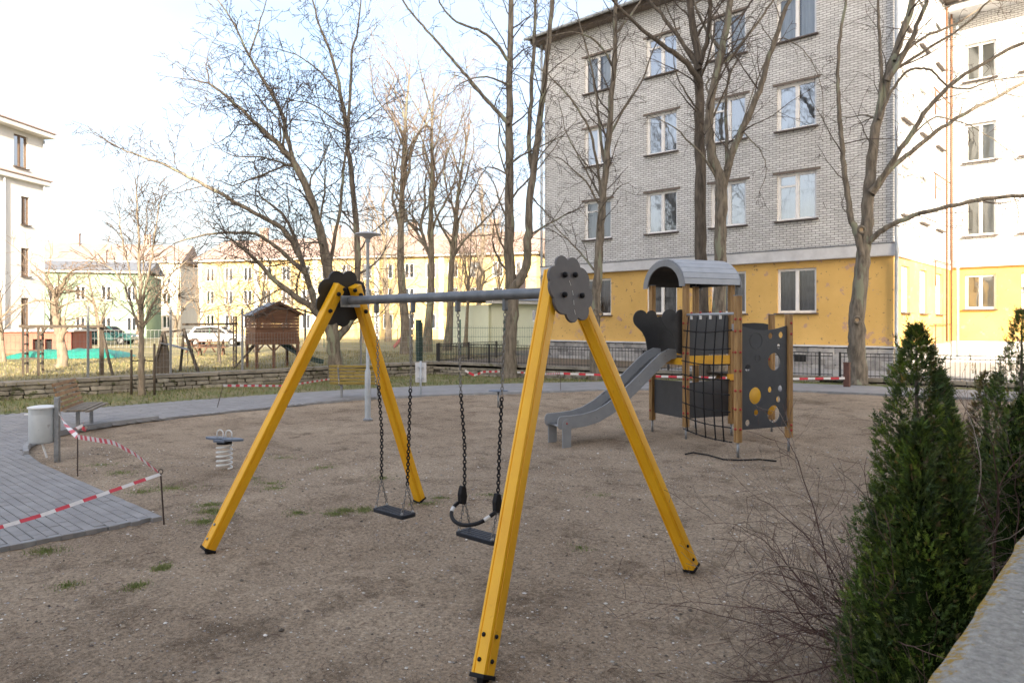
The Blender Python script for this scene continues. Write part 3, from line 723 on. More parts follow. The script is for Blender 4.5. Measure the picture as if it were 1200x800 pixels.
# lichen along the rim (growth of its own shape)
nt = lm.node_tree; N = nt.nodes; L = nt.links; b_ = N['Principled BSDF']; prev = b_.inputs['Base Color'].links[0].from_socket
g_ = N.new('ShaderNodeNewGeometry').outputs['Position']; sp = N.new('ShaderNodeSeparateXYZ'); L.new(g_, sp.inputs[0])
nz = N.new('ShaderNodeTexNoise'); nz.inputs['Scale'].default_value = 38; nz.inputs['Detail'].default_value = 10; nz.inputs['Roughness'].default_value = .75; L.new(g_, nz.inputs['Vector'])
mr = N.new('ShaderNodeMapRange'); mr.inputs['From Min'].default_value = -.39; mr.inputs['From Max'].default_value = -.31; mr.inputs['To Min'].default_value = .16; mr.inputs['To Max'].default_value = -.05; L.new(sp.outputs['X'], mr.inputs['Value'])
ad = N.new('ShaderNodeMath'); ad.operation = 'ADD'; L.new(nz.outputs['Fac'], ad.inputs[0]); L.new(mr.outputs['Result'], ad.inputs[1])
st = N.new('ShaderNodeMapRange'); st.inputs['From Min'].default_value = .575; st.inputs['From Max'].default_value = .65; L.new(ad.outputs[0], st.inputs['Value'])
mx = N.new('ShaderNodeMix'); mx.data_type = 'RGBA'; mx.inputs['B'].default_value = (.36,.235,.055,1); L.new(st.outputs['Result'], mx.inputs['Factor']); L.new(prev, mx.inputs['A'])
vo = N.new('ShaderNodeTexVoronoi'); vo.inputs['Scale'].default_value = 7; L.new(g_, vo.inputs['Vector'])
s2 = N.new('ShaderNodeMapRange'); s2.inputs['From Min'].default_value = .13; s2.inputs['From Max'].default_value = .10; L.new(vo.outputs['Distance'], s2.inputs['Value'])
mx2 = N.new('ShaderNodeMix'); mx2.data_type = 'RGBA'; mx2.inputs['B'].default_value = (.62,.61,.59,1); L.new(s2.outputs['Result'], mx2.inputs['Factor']); L.new(mx.outputs['Result'], mx2.inputs['A'])
L.new(mx2.outputs['Result'], b_.inputs['Base Color'])
mb.build('coping', lm, lw, auto=50)
# ---------------------------------------------------------------- buildings
def wall_open(root, name, m, o, ux, L_, z0, z1, ops, nrm, depth=.28):
    """one wall with real openings; ops = (u0,u1,za,zb) that may lie outside z0..z1 (clipped)"""
    o = Vector((o[0], o[1], 0)); Z = Vector((0,0,1))
    us = {0, L_}; zs = {z0, z1}; cl = []
    for (a, b, c, d) in ops:
        c2, d2 = max(c, z0), min(d, z1)
        if d2-c2 < .02: continue
        cl.append((a, b, c2, d2)); us |= {a, b}; zs |= {c2, d2}
    us = sorted(us); zs = sorted(zs); mb = MB()
    P = lambda u, z, dd=0: o + ux*u + Z*z - nrm*dd
    for i in range(len(us)-1):
        for j in range(len(zs)-1):
            uc, zc = (us[i]+us[i+1])/2, (zs[j]+zs[j+1])/2
            if any(a < uc < b and c < zc < d for (a, b, c, d) in cl): continue
            mb.quad(P(us[i],zs[j]), P(us[i+1],zs[j]), P(us[i+1],zs[j+1]), P(us[i],zs[j+1]))
    for (a, b, c, d) in cl:
        mb.quad(P(a,c), P(a,d), P(a,d,depth), P(a,c,depth)); mb.quad(P(b,d), P(b,c), P(b,c,depth), P(b,d,depth))
        mb.quad(P(a,d), P(b,d), P(b,d,depth), P(a,d,depth)); mb.quad(P(b,c), P(a,c), P(a,c,depth), P(b,c,depth))
    return mb.build(name, m, root)
def window(root, o, ux, nrm, a, b, c, d, frame=M['white_frame'], cur=None, glass=M['glass'], split=.5, transom=None, rec=.13, fw=.09, sill=True, lintel=False, simple=False):
    Z = Vector((0,0,1)); o = Vector((o[0], o[1], 0)); ax = (ux, nrm, Z)
    P = lambda u, z, dd: o + ux*u + Z*z - nrm*dd
    w, h = b-a, d-c
    mb = MB()
    mb.box(P(a+fw/2,(c+d)/2,rec), (fw, .07, h), ax); mb.box(P(b-fw/2,(c+d)/2,rec), (fw, .07, h), ax)
    mb.box(P((a+b)/2,c+fw/2,rec), (w-2*fw, .066, fw), ax); mb.box(P((a+b)/2,d-fw/2,rec), (w-2*fw, .066, fw), ax)
    ms = a+w*split
    mb.box(P(ms,(c+d)/2,rec-.004), (fw*1.35, .07, h-2*fw), ax)
    if transom:
        tz = c+h*transom; mb.box(P((a+ms)/2, tz, rec-.002), (ms-a-fw*1.7, .06, fw*.8), ax)
    f = mb.build('window', frame, root)
    for (p, q) in ((a+fw, ms-fw*.67), (ms+fw*.67, b-fw)):
        mb = MB(); t = rng.uniform(-.006,.006)
        mb.quad(P(p,c+fw,rec+.012+t), P(q,c+fw,rec+.012-t), P(q,d-fw,rec+.012-t*.4), P(p,d-fw,rec+.012+t*1.2))
        mb.build('pane', glass, f)
    if not simple:
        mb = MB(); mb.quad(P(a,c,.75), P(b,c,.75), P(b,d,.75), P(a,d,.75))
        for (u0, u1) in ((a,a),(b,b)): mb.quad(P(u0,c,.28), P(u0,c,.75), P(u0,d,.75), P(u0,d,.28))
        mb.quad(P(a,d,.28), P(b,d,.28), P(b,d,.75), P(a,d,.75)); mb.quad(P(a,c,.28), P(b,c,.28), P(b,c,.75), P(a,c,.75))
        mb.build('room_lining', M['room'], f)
        if cur:
            sides = cur if isinstance(cur, (list, tuple)) else (cur, cur)
            for sd, cm in zip((0, 1), sides):
                if cm is None: continue
                u0, u1 = (a+.03, a+w*rng.uniform(.42,.49)) if sd == 0 else (a+w*rng.uniform(.51,.58), b-.03)
                mb = MB(); k = 16
                for i in range(k):
                    t0, t1 = i/k, (i+1)/k
                    g0 = .30+.035*math.sin(t0*26)+.012*math.sin(t0*61); g1 = .30+.035*math.sin(t1*26)+.012*math.sin(t1*61)
                    mb.quad(P(u0+(u1-u0)*t0,c+.02,g0), P(u0+(u1-u0)*t1,c+.02,g1), P(u0+(u1-u0)*t1,d-.02,g1), P(u0+(u1-u0)*t0,d-.02,g0))
                mb.build('curtain', cm, f, smooth=True)
    else:
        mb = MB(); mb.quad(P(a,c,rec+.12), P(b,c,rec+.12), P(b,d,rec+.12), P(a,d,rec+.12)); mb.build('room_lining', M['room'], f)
    if sill:
        mb = MB(); mb.box(P((a+b)/2, c-.025, -.03), (w+.16, .20, .045), ax); mb.build('sill', M['sill'], f)
    if lintel:
        mb = MB(); mb.box(P((a+b)/2, d+.05, -.008), (w+.30, .05, .085), ax); mb.build('lintel', M['lintel'], f)
    return f
XP, YP, ZP = Vector((1,0,0)), Vector((0,1,0)), Vector((0,0,1))
# --- grey brick apartment block with yellow ground floor
FY, FX0, FX1, SD = 26.35, -21.7, -6.55, 8.8
bl = empty('apartment_block', ((FX0+FX1)/2, FY+5, LAWN_Z), 'pale grey brick apartment block with peeling yellow ground floor', 'building')
cols_ = [(-19.35,-17.9), (-16.1,-14.65), (-13.15,-11.7), (-10.5,-9.07)]
rowsz = [(2.42,4.05), (5.82,7.55), (9.15,10.85), (12.45,14.1)]
ops = [(a-FX0, b-FX0, c, d) for (a, b) in cols_ for (c, d) in rowsz]
nF = Vector((0,-1,0)); oF = (FX0, FY)
ZB, ZT = 4.30, 4.72; ROOF = 15.35
wall_open(bl, 'brick_wall', M['brick'], oF, XP, FX1-FX0, ZT, ROOF, ops, nF)
wall_open(bl, 'plaster_wall', M['yplaster'], oF, XP, FX1-FX0, 1.22, ZB, ops, nF)
mb = MB(); mb.box(((FX0+FX1)/2, FY-.05+1.0, (ZB+ZT)/2+.0), (FX1-FX0+.20, 2.3-.0, ZT-ZB-.006))
band = mb.build('cornice_band', M['white_band'], bl, bevel=.02)
mb = MB(); mb.box(((FX0+FX1)/2, FY-.145, ZT+.015), (FX1-FX0+.30, .14, .04)); mb.build('band_flashing', M['grey_sheet'], bl)
for ci, (a, b) in enumerate(cols_):
    for ri, (c, d) in enumerate(rowsz):
        cur = M['curtain'] if ri == 0 else rng.choice([M['curtain_white'], M['curtain_white'], M['curtain_white'], (M['curtain_white'], M['curtain'])])
        g = M['glass'] if ri == 0 or rng.random() < .25 else M['glass_sky']
        window(bl, oF, XP, nF, a-FX0, b-FX0, c, d, cur=cur, glass=g, transom=.74 if (ci+ri) % 3 == 1 else None, lintel=ri > 0, sill=True)
        if ri == 0:
            pass
# plinth of rough blocks
mb = MB(); mb.box(((FX0+FX1)/2, FY+.12, .72), (FX1-FX0-.02, .30, 1.0)); mb.build('plinth_core', M['mortar'], bl)
mb = MB(); mb.box(((FX0+FX1)/2, FY-.06, 1.235), (FX1-FX0+.16, .24, .06)); mb.build('plinth_ledge', M['white_band'], bl)
pl_mes = []
for me in stone_mes:
    m2 = me.copy(); m2.materials.clear(); m2.materials.append(M['plinth']); pl_mes.append(m2)
for r_ in range(4):
    s = FX0 - (.2 if r_ % 2 else 0)
    while s < FX1-.02:
        l = rng.uniform(.32,.62); e = min(s+l, FX1+.02); s0 = max(s, FX0-.02)
        if e-s0 > .08 and abs((s0+e)/2+9.0) > .0:
            from_mesh(rng.choice(pl_mes), 'stone', bl, ((s0+e)/2, FY-.045+rng.uniform(-.012,.012), .46+.2*r_), (0,0,0), (e-s0-.008, .16, .205))
        s += l
# basement vents
for vx in (-9.6, -16.0):
    mb = MB(); mb.box((vx, FY-.115, .78), (.42,.06,.26)); mb.build('basement_vent', M['dark'], bl)
# right hand return wall and its windows, then the recessed wing
oS = (FX1, FY); nS = XP
sops = []
for (u0, u1) in ((1.0,2.1),(3.6,4.7),(6.2,7.3)):
    for (c, d) in rowsz: sops.append((u0, u1, c, d))
wall_open(bl, 'brick_wall', M['brick_x'], oS, YP, SD, ZT, ROOF, sops, nS)
wall_open(bl, 'plaster_wall', M['yplaster'], oS, YP, SD, 1.22, ZB, sops, nS)
mb = MB(); mb.box((FX1-.05-.4, FY+SD/2+.6, (ZB+ZT)/2), (1.0, SD-1.3, ZT-ZB-.012)); mb.build('cornice_band', M['white_band'], bl)
mb = MB(); mb.box((FX1-.10, FY+SD/2+.14, .72), (.30, SD-.27, 1.0)); mb.build('plinth_core', M['plinth'], bl)
for (u0, u1, c, d) in sops:
    window(bl, oS, YP, nS, u0, u1, c, d, cur=M['curtain_white'], lintel=False)
WY = FY+SD
wing = empty('apartment_wing', (3, WY+4, LAWN_Z), 'sunlit cream rear wing with yellow ground floor behind the brown pipes', 'building')
wops = []
wc = [(-6.0,-4.9), (-4.05,-2.95), (-1.2,-.1), (1.6,2.7), (4.6,5.7)]
wr = [(2.64,4.08),(5.7,7.25),(8.8,10.4),(12.2,13.75)]
oW = (FX1, WY)
for (a, b) in wc:
    for (c, d) in wr: wops.append((a-FX1, b-FX1, c, d))
wall_open(wing, 'brick_wall', M['brick'], oW, XP, 16, 4.72, 15.0, wops, nF)
wall_open(wing, 'plaster_wall', M['yplaster'], oW, XP, 16, 1.3, 4.4, wops, nF)
mb = MB(); mb.box((FX1+8, WY-.03, 4.56), (16, .26, .318)); mb.build('cornice_band', M['white_band'], wing)
mb = MB(); mb.box((FX1+8, WY+.08, .76), (16, .30, 1.08)); mb.build('plinth', M['white_band'], wing)
for i, (a, b) in enumerate(wc):
    for j, (c, d) in enumerate(wr):
        cur = (M['curtain_red'], M['curtain_brown']) if (i == 0 and j == 0) else (M['curtain_white'] if (i+j) % 2 else M['curtain'])
        window(wing, oW, XP, nF, a-FX1, b-FX1, c, d, cur=cur, lintel=False)
mb = MB(); mb.box((FX1+8.3, WY-.35, 15.15), (16.6, 1.1, .30)); mb.build('eaves', M['white_band'], wing, bevel=.03)
mb = MB(); mb.sweep([(-1.0,15.3),(8,18.2),(8,15.3)], (FX1-.2, WY, 0), (FX1+16.5, WY, 0), YP, ZP); mb.build('roof', M['roof_metal'], wing)
mb = MB(); mb.box((FX1+8, WY+4.2, 7.8), (16, 7.9, 14.6)); mb.build('wall_mass', M['cream_wall'], wing)
# roof of the main block
mb = MB(); mb.box(((FX0+FX1)/2, FY+5.3, ROOF+.10), (FX1-FX0+1.0, 11.6, .20)); mb.build('eaves', M['lintel'], bl, bevel=.02)
mb = MB(); mb.sweep([(-.75,ROOF+.203),(5.2,ROOF+2.6),(11.2,ROOF+.203)], (FX0-.6, FY, 0), (FX1+.6, FY, 0), YP, ZP); mb.build('roof', M['roof_metal'], bl)
mb = MB(); mb.tube([(FX0-.6,FY-.80,ROOF+.17),(FX1+.6,FY-.80,ROOF+.17)], .07, 8); mb.build('gutter', M['zinc'], bl)
mb = MB(); mb.box(((FX0+FX1)/2, FY+5.4, 8.0), (FX1-FX0-.5, 8.8, 14.6))
mb.build('wall_mass', M['cream_wall'], bl)
# downpipes
def pipe(root, name, pts, r, m, n=8):
    mb = MB(); mb.tube(pts, r, n); return mb.build(name, m, root, smooth=True)
pipe(bl, 'downpipe', [(FX1+.12,FY-.14,ROOF),(FX1+.12,FY-.14,4.95),(FX1+.18,FY-.28,4.6),(FX1+.18,FY-.28,4.35),(FX1+.12,FY-.14,4.0),(FX1+.12,FY-.14,1.55),(FX1+.18,FY-.26,1.25),(FX1+.18,FY-.26,.5)], .06, M['zinc'])
pipe(bl, 'downpipe', [(FX0-.1,FY-.12,ROOF),(FX0-.1,FY-.12,.5)], .06, M['zinc'])
pipe(wing, 'downpipe', [(FX1+.30,WY-.2,14.9),(FX1+.30,WY-.2,4.9),(FX1+.34,WY-.32,4.6),(FX1+.34,WY-.32,.6)], .055, M['zinc'])
for k, xx in enumerate((7.35, 8.25)):
    pipe(bl, 'gas_pipe', [(FX1+.16, FY+xx, 15), (FX1+.16, FY+xx, 1.3)], .04, M['gaspipe'])
for zz in (4.5, 7.9, 11.2, 2.0):
    pipe(bl, 'gas_pipe', [(FX1+.13, FY+5.2, zz), (FX1+.13, FY+8.2, zz)], .026, M['gaspipe'])
    pipe(bl, 'gas_pipe', [(FX1+.13, FY+5.5, zz-.02), (FX1+.13, FY+5.5, zz-1.0)], .024, M['gaspipe'])
# --- unseen tall block, added and shaped to shade the playground and brick facade
sb = empty('shade_tower', (12, 6, 0), 'unseen tall plain block added behind the terrace to shade the playground', 'building')
def simple_block(root, x0, x1, y0, y1, h, m):
    mb = MB(); mb.box(((x0+x1)/2, (y0+y1)/2, h/2), (x1-x0, y1-y0, h)); mb.build('wall', m, root)
    mb = MB(); mb.box(((x0+x1)/2, (y0+y1)/2, h+.1), (x1-x0+.5, y1-y0+.5, .2)); mb.build('roof', M['roof_metal'], root)
simple_block(sb, 6, 12, -10.5, 12.8, 29.5, M['cream_wall'])
lb = empty('low_shade_block', (12, -40, 0), 'unseen lower plain block added beside the tall block to shade the ground', 'building')
simple_block(lb, 6.3, 18, -80, -10.9, 16.0, M['cream_wall'])  # unseen, added; its height sets where the shade ends on the lawn
# --- white building at the left edge
wb_c = Vector((*W2(-30.2, 46), 0)); wdir = CDIR(.125, .992).normalized(); wn_ = CDIR(.992, -.125).normalized()
wb = empty('white_building', (*W2(-33, 41), LAWN_Z), 'tall white rendered building with brown framed windows and dark cornice', 'building')
oL = wb_c - wdir*14
Lw = 14.0
def wu(t): return Lw - t
lops = [(wu(2.35), wu(1.3), 11.7, 13.7)] + [(wu(1.8), wu(1.15), z, z+1.75) for z in (1.9, 5.0, 8.2)]
lops += [(wu(6.35), wu(5.3), 11.7, 13.7)] + [(wu(6.2), wu(5.4), z, z+1.75) for z in (1.9, 5.0, 8.2)]
wall_open(wb, 'wall', M['white_wall'], oL, wdir, Lw, .3, 14.0, lops, wn_)
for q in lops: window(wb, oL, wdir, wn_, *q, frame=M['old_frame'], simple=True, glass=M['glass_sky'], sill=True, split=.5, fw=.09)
mb = MB(); mb.box(oL+wdir*(Lw/2)-wn_*4.2+ZP*7.2, (Lw-.1, 7.7, 13.4), (wdir, wn_, ZP)); mb.build('wall_mass', M['white_wall'], wb)
for z, p in ((14.12,.55),(11.05,.28)):
    mb = MB(); mb.box(oL+wdir*(Lw/2+.1)+wn_*(p/2-.2)+ZP*z, (Lw+.5, p+.4, .30), (wdir, wn_, ZP)); mb.build('cornice', M['white_wall'], wb, bevel=.04)
    mb = MB(); mb.box(oL+wdir*(Lw/2+.1)+wn_*(p/2-.17)+ZP*(z+.19), (Lw+.6, p+.46, .07), (wdir, wn_, ZP)); mb.build('cornice_flashing', M['pink_roof'], wb)
pipe(wb, 'downpipe', [oL+wdir*(Lw-.15)+wn_*.15+ZP*13.8, oL+wdir*(Lw-.15)+wn_*.15+ZP*.6], .06, M['zinc'])
pipe(wb, 'downpipe', [oL+wdir*(Lw-3.2)+wn_*.15+ZP*10.8, oL+wdir*(Lw-3.2)+wn_*.15+ZP*.6], .06, M['zinc'])
# --- long pale yellow house in the background
def far_house(name, label, a, b, depth, z_eave, z_ridge, wm, rm, rows, bay, ww, wh, chim=0, frame=M['white_frame'], pil=False):
    A_, B_ = Vector((*a,0)), Vector((*b,0)); d = B_-A_; L_ = d.length; X = d/L_; nr = Vector((X.y,-X.x,0))
    if nr.dot(-A_) < 0: nr = -nr
    root = empty(name, ((A_+B_)/2).to_tuple()[:2]+(LAWN_Z,), label, 'building')
    n = int(L_/bay); m0 = (L_-n*bay)/2
    ops = [(m0+bay*i+bay/2-ww/2, m0+bay*i+bay/2+ww/2, z, z+wh) for i in range(n) for z in rows]
    wall_open(root, 'wall', wm, A_, X, L_, .2, z_eave, ops, nr)
    for q in ops: window(root, A_, X, nr, *q, frame=frame, simple=True, glass=M['glass_sky'] if rng.random() < .5 else M['glass'], sill=False, fw=.10)
    mb = MB(); mb.box((A_+B_)/2-nr*(depth/2+.3)+ZP*(z_eave/2), (L_-.05, depth-.2, z_eave-.1), (X, nr, ZP)); mb.build('wall_mass', wm, root)
    mb = MB(); mb.box((A_+B_)/2+nr*.1+ZP*(z_eave+.12), (L_+.5, .8, .24), (X, nr, ZP)); mb.build('cornice', M['white_wall'], root)
    mb = MB(); mb.sweep([(-.6,z_eave+.245),(depth/2,z_ridge),(depth+.6,z_eave+.245)], A_-X*.4, B_+X*.4, -nr, ZP); rf = mb.build('roof', rm, root)
    for k in range(chim):
        c = A_+X*(L_*(k+.6)/(chim+.2))-nr*(depth*.42)+ZP*(z_ridge+.2)
        mb = MB(); mb.box(c, (.9,.6,2.0), (X, nr, ZP)); mb.box(c+ZP*1.05, (1.05,.75,.14), (X, nr, ZP)); mb.build('chimney', M['pink_roof'], rf)
    if pil:
        for i in range(0, n+1, 3):
            mb = MB(); mb.box(A_+X*(m0+bay*i if 0 < i < n else (.4 if i == 0 else L_-.4))+nr*.06+ZP*(z_eave/2+.1), (.55,.14,z_eave-.3), (X, nr, ZP)); mb.build('pilaster', M['white_wall'], root)
    return root
far_house('yellow_house', 'long pale yellow three storey house with many windows behind the trees', W2(-37,84), W2(2.5,74), 11, 9.3, 12.4, M['yellow_wall'], M['pink_roof'], (1.5,4.3,7.0), 2.5, 1.15, 1.65, chim=4, pil=True)
far_house('green_house', 'pale green house with grey sheet roof behind the playground lawn', W2(-50.5,76), W2(-40.5,79), 9, 7.6, 9.2, M['green_wall'], M['grey_sheet'], (1.2,4.6), 2.5, 1.0, 1.6, chim=1)
far_house('green_annex', 'low pale green annex with white upper band and chimney beside the brick block', W2(-1.4,48), W2(5.0,52), 6, 3.4, 4.3, M['annex_wall'], M['grey_sheet'], (2.2,), 2.0, .9, .85, chim=1)
far_house('cream_house', 'cream house with red roof behind the small trees', W2(-66,95), W2(-46,99), 11, 10.5, 13.5, M['cream_wall'], M['pink_roof'], (1.5,4.7,7.7), 2.8, 1.1, 1.7, chim=2)
# low red annex by the white building
ra = empty('red_shed', (*W2(-29.5, 38.5), LAWN_Z), 'low red brown shed with a dark doorway below the white building', 'shed')
sx = CDIR(.98,.2).normalized(); sn = CDIR(.2,-.98).normalized(); so = Vector((*W2(-35,37), 0)); dz = 8.6
wall_open(ra, 'wall', M['red_wall'], so, sx, 11.0, .2, 1.62, [(9.1,9.6,.45,1.2),(9.7,10.05,.45,1.2)], sn, .3)
mb = MB(); mb.quad(so+sx*9.0-sn*.29+ZP*.3, so+sx*10.2-sn*.29+ZP*.3, so+sx*10.2-sn*.29+ZP*1.3, so+sx*9.0-sn*.29+ZP*1.3); mb.build('doorway', M['dark'], ra)
mb = MB(); mb.box(so+sx*5.5-sn*1.6+ZP*1.66, (11.4,3.6,.10), (sx, sn, ZP)); mb.build('roof', M['white_wall'], ra)
mb = MB(); mb.box(so+sx*5.5-sn*1.75+ZP*.9, (10.9,2.8,1.4), (sx, sn, ZP)); mb.build('wall_mass', M['red_wall'], ra)
# ================================================================ swing
def leg_profile(w=.098):
    h = w/2; c = .010; g = .006; q = []
    # square with rounded corners and a saw groove in each face
    side = [(-h+c, -h), (h*.38, -h), (h*.38+.003, -h+g), (h*.38+.008, -h+g), (h*.38+.011, -h), (h-c, -h)]
    for k in range(4):
        a = k*math.pi/2; ca, sa = math.cos(a), math.sin(a)
        for (x, y) in side: q.append((x*ca-y*sa, x*sa+y*ca))
        # rounded corner mid point
        x, y = h-c*.3, -h+c*.3; q.append((x*ca-y*sa, x*sa+y*ca))
    return q
def cloud_poly(lobes, n=10):
    """outline of a union of circles, traced radially from the middle"""
    pts = []
    for k in range(180):
        a = 2*math.pi*k/180; ca, sa = math.cos(a), math.sin(a); best = 0
        for (x, y, r) in lobes:
            b = x*ca+y*sa; c = x*x+y*y-r*r; d = b*b-c
            if d >= 0: best = max(best, b+math.sqrt(d))
        pts.append((ca*best, sa*best))
    return pts
SWY = 4.06; ZBAR = 2.23
sw = empty('swing_set', (-4.5, SWY, 0), 'yellow timber swing frame with steel crossbar and cloud shaped end plates', 'swing set')
prof = leg_profile()
LOBES = [(-.06,.19,.085),(.075,.185,.085),(.16,.09,.10),(.165,-.05,.105),(.10,-.16,.095),(-.03,-.20,.075),(-.13,-.11,.10),(-.165,.0,.10),(-.155,.085,.10),(0,0,.16)]
for (fx, tx, out) in ((-2.80,-3.20,1), (-6.16,-5.82,-1)):
    for fy, ty in ((2.855, SWY-.085), (5.26, SWY+.085)):
        foot = Vector((fx, fy, .045)); top = Vector((tx, ty, 2.375))
        d = (top-foot).normalized(); side = YP if fy < SWY else -YP
        za = (XP - d*XP.dot(d)).normalized(); ya = d.cross(za)
        mb = MB(); mb.sweep(prof, foot, top, ya, za); leg = mb.build('leg', M['yellow'], sw, auto=35)
        # bolts near the foot on the outer faces
        for s in (.07, .20):
            p = foot + d*s
            for nrm in ((za*out), ):
                mb = MB(); mb.lathe(p+nrm*.049, [(.012,0),(.013,.006),(.009,.011)], 10, nrm)
                mb.build('bolt', M['black_rubber'] if out > 0 else M['steel'], leg, smooth=True)
            nrm = ya*(-1 if ya.dot(-side) > 0 else 1) * -1
            mb = MB(); mb.lathe(p+nrm*.049, [(.012,0),(.013,.006),(.009,.011)], 10, nrm); mb.build('bolt', M['black_rubber'] if out > 0 else M['steel'], leg, smooth=True)
        for s in (.09, .27):
            nrm = -za*out; mb = MB(); mb.lathe(top-d*s+nrm*.049, [(.019,0),(.021,.008),(.018,.02),(.009,.026)], 12, nrm); mb.build('bolt', M['black_rubber'], leg, smooth=True)
        # steel shoe
        mb = MB(); mb.box(foot-d*.012, (.108,.108,.024), (ya, za, d)); mb.box(Vector((fx,fy,.0)), (.05,.05,.16)); mb.build('foot_shoe', M['black_rubber'], leg, bevel=.004)
    # cloud plate
    pc = Vector((tx+out*.092, SWY, 2.25)); pl_n = (Vector((1,0,.155*out)).normalized())*out
    va = Vector((-.17*1, 0, 1)).normalized() if out > 0 else Vector((.14,0,1)).normalized()
    ua = YP*out
    ks = 1.0 if out > 0 else 1.14
    poly = [(u*.92*ks, v*.88*ks) for (u, v) in cloud_poly(LOBES)]
    mb = MB(); mb.prism(poly, pc, ua, va, pl_n, .02); plate = mb.build('end_plate', M['hpl'] if out > 0 else M['hpl_dark'], sw, auto=35, bevel=.002)
    for (bu, bv) in ((-.062,.10),(.062,.105),(-.095,-.045),(.11,-.045)):
        p = pc+ua*bu+va*bv+pl_n*.011
        mb = MB(); mb.lathe(p, [(.019,0),(.021,.008),(.018,.02),(.009,.026)], 14, pl_n); mb.build('bolt', M['black_rubber'], plate, smooth=True)
        p = pc+ua*bu+va*bv-pl_n*(.011+.1)
        mb = MB(); mb.lathe(p, [(.019,0),(.021,.008),(.018,.02),(.009,.026)], 12, -pl_n); mb.build('bolt', M['black_rubber'], plate, smooth=True)
    # scratch left by chalk on the near plate
    if out > 0:
        mb = MB(); pts = [(-.01+.012*math.sin(k*.7)+.004*k, .06-.035*k) for k in range(8)]
        for a, b in zip(pts[::2], pts[1::2]):
            mb.bar(pc+ua*a[0]+va*a[1]+pl_n*.0105, pc+ua*b[0]+va*b[1]+pl_n*.0105, .003, .0012, pl_n)
        mb.build('scratch', M['white_metal'], plate)
mb = MB(); mb.tube([(-3.17,SWY,ZBAR),(-5.86,SWY,ZBAR)], .041, 24); mb.build('crossbar', M['steel_dark'], sw, auto=40)
for x in (-3.27, -5.77):
    mb = MB(); mb.box((x, SWY, ZBAR-.01), (.012,.22,.11)); mb.build('bar_bracket', M['steel'], sw, bevel=.002)
def chain(mb, a, b, link=.036, r=.0036, w=.011, twist0=0):
    a, b = Vector(a), Vector(b); d = b-a; L_ = d.length; X = d/L_; u = X.orthogonal().normalized(); v = X.cross(u)
    n = max(1, int(L_/(link*.78))); st = L_/n
    for k in range(n):
        ang = (math.pi/2)*(k % 2)+.35; p = u*math.cos(ang)+v*math.sin(ang); c = a+X*(st*(k+.5)); hl = st*.64
        pts = []
        for q in range(10):
            t = 2*math.pi*q/10; pts.append(c+X*(hl*math.cos(t))+p*(w*math.sin(t)))
        mb.tube(pts, r, 4, closed=True)
def swing(xa, xb, label, ring):
    root = empty('swing', ((xa+xb)/2, SWY, .3), label, 'swing', 'swings hanging from the yellow frame')
    zs = .31; xm = (xa+xb)/2
    # seat: rubber slab with rounded ends and a grip pattern of ribs
    hl, hw = .215, .085
    poly = []
    for (cx_, cy_, a0) in ((hl-.03, hw-.03, 0), (-hl+.03, hw-.03, 90), (-hl+.03, -hw+.03, 180), (hl-.03, -hw+.03, 270)):
        for k in range(5):
            a = R(a0+k*22.5); poly.append((cx_+.03*math.cos(a), cy_+.03*math.sin(a)))
    mb = MB(); mb.prism(poly, (xm, SWY, zs), XP, YP, ZP, .036); seat = mb.build('seat', M['seat_rubber'], root, auto=35, bevel=.006)
    mb = MB()
    for k in range(-4, 5): mb.box((xm+k*.043, SWY, zs+.019), (.016,.12,.004))
    mb.build('grip_ribs', M['seat_rubber'], seat, bevel=.0015)
    for s, xt in ((1, max(xa, xb)), (-1, min(xa, xb))):
        xs_ = xm+s*.185; top = Vector((xt, SWY, ZBAR-.112)); knot = Vector((xs_, SWY, zs+.27))
        zc = 1.43; t = (zc-knot.z)/(top.z-knot.z); mid = knot.lerp(top, t)
        # slightly slack chain
        sl = Vector((-s*.012, .01, 0))
        mb = MB(); chain(mb, mid, top); mb.build('upper_chain', M['chain_metal'], root, smooth=True)
        k1 = knot.lerp(mid, .5)+sl
        mb = MB(); chain(mb, knot, k1, r=.0058, w=.0125); chain(mb, k1, mid, r=.0058, w=.0125); mb.build('coated_chain', M['black_rubber'], root, smooth=True)
        mb = MB()
        for e in (-.062, .062):
            chain(mb, (xs_, SWY+e, zs+.03), knot, r=.0034, w=.0095)
        mb.build('bridle_chain', M['chain_metal'], root, smooth=True)
        for e in (-.062, .062):
            mb = MB(); mb.lathe((xs_, SWY+e, zs+.018), [(.013,0),(.013,.008),(.006,.02)], 10); mb.build('seat_bolt', M['steel'], seat)
        mb = MB(); mb.box(top+ZP*.045, (.03,.04,.07)); mb.lathe(top+ZP*.0-YP*.02, [(.016,0),(.016,.04)], 10, YP); mb.build('hanger', M['steel_dark'], root, bevel=.003)
    if ring:
        pts = []; zr = zs+.22
        for k in range(25):
            a = math.pi*k/24; pts.append(Vector((xm-.21*math.cos(a), SWY-.05-.17*math.sin(a)**.8, zr+.02-.10*math.sin(a))))
        mb = MB(); mb.tube(pts, .0155, 10); bar = mb.build('safety_bar', M['black_rubber'], root, smooth=True)
        for rngk in ((2,4), (20,22)):
            mb = MB(); mb.tube(pts[rngk[0]:rngk[1]+1], .0168, 10); mb.build('white_sleeve', M['white_metal'], bar, smooth=True)
        for s in (-1, 1):
            mb = MB(); c = Vector((xm+s*.195, SWY-.012, zs+.305))
            mb.prism([(-.035,-.07),(.02,-.085),(.035,-.02),(.02,.065),(-.02,.075),(-.04,.01)], c, YP, ZP, XP, .045); mb.build('bar_pivot', M['black_rubber'], root, bevel=.008)
    return root
swing(-3.74, -4.27, 'flat black rubber swing seat with a curved safety bar between its chains', True)
swing(-4.84, -5.36, 'flat black rubber swing seat on plain chains without a bar', False)
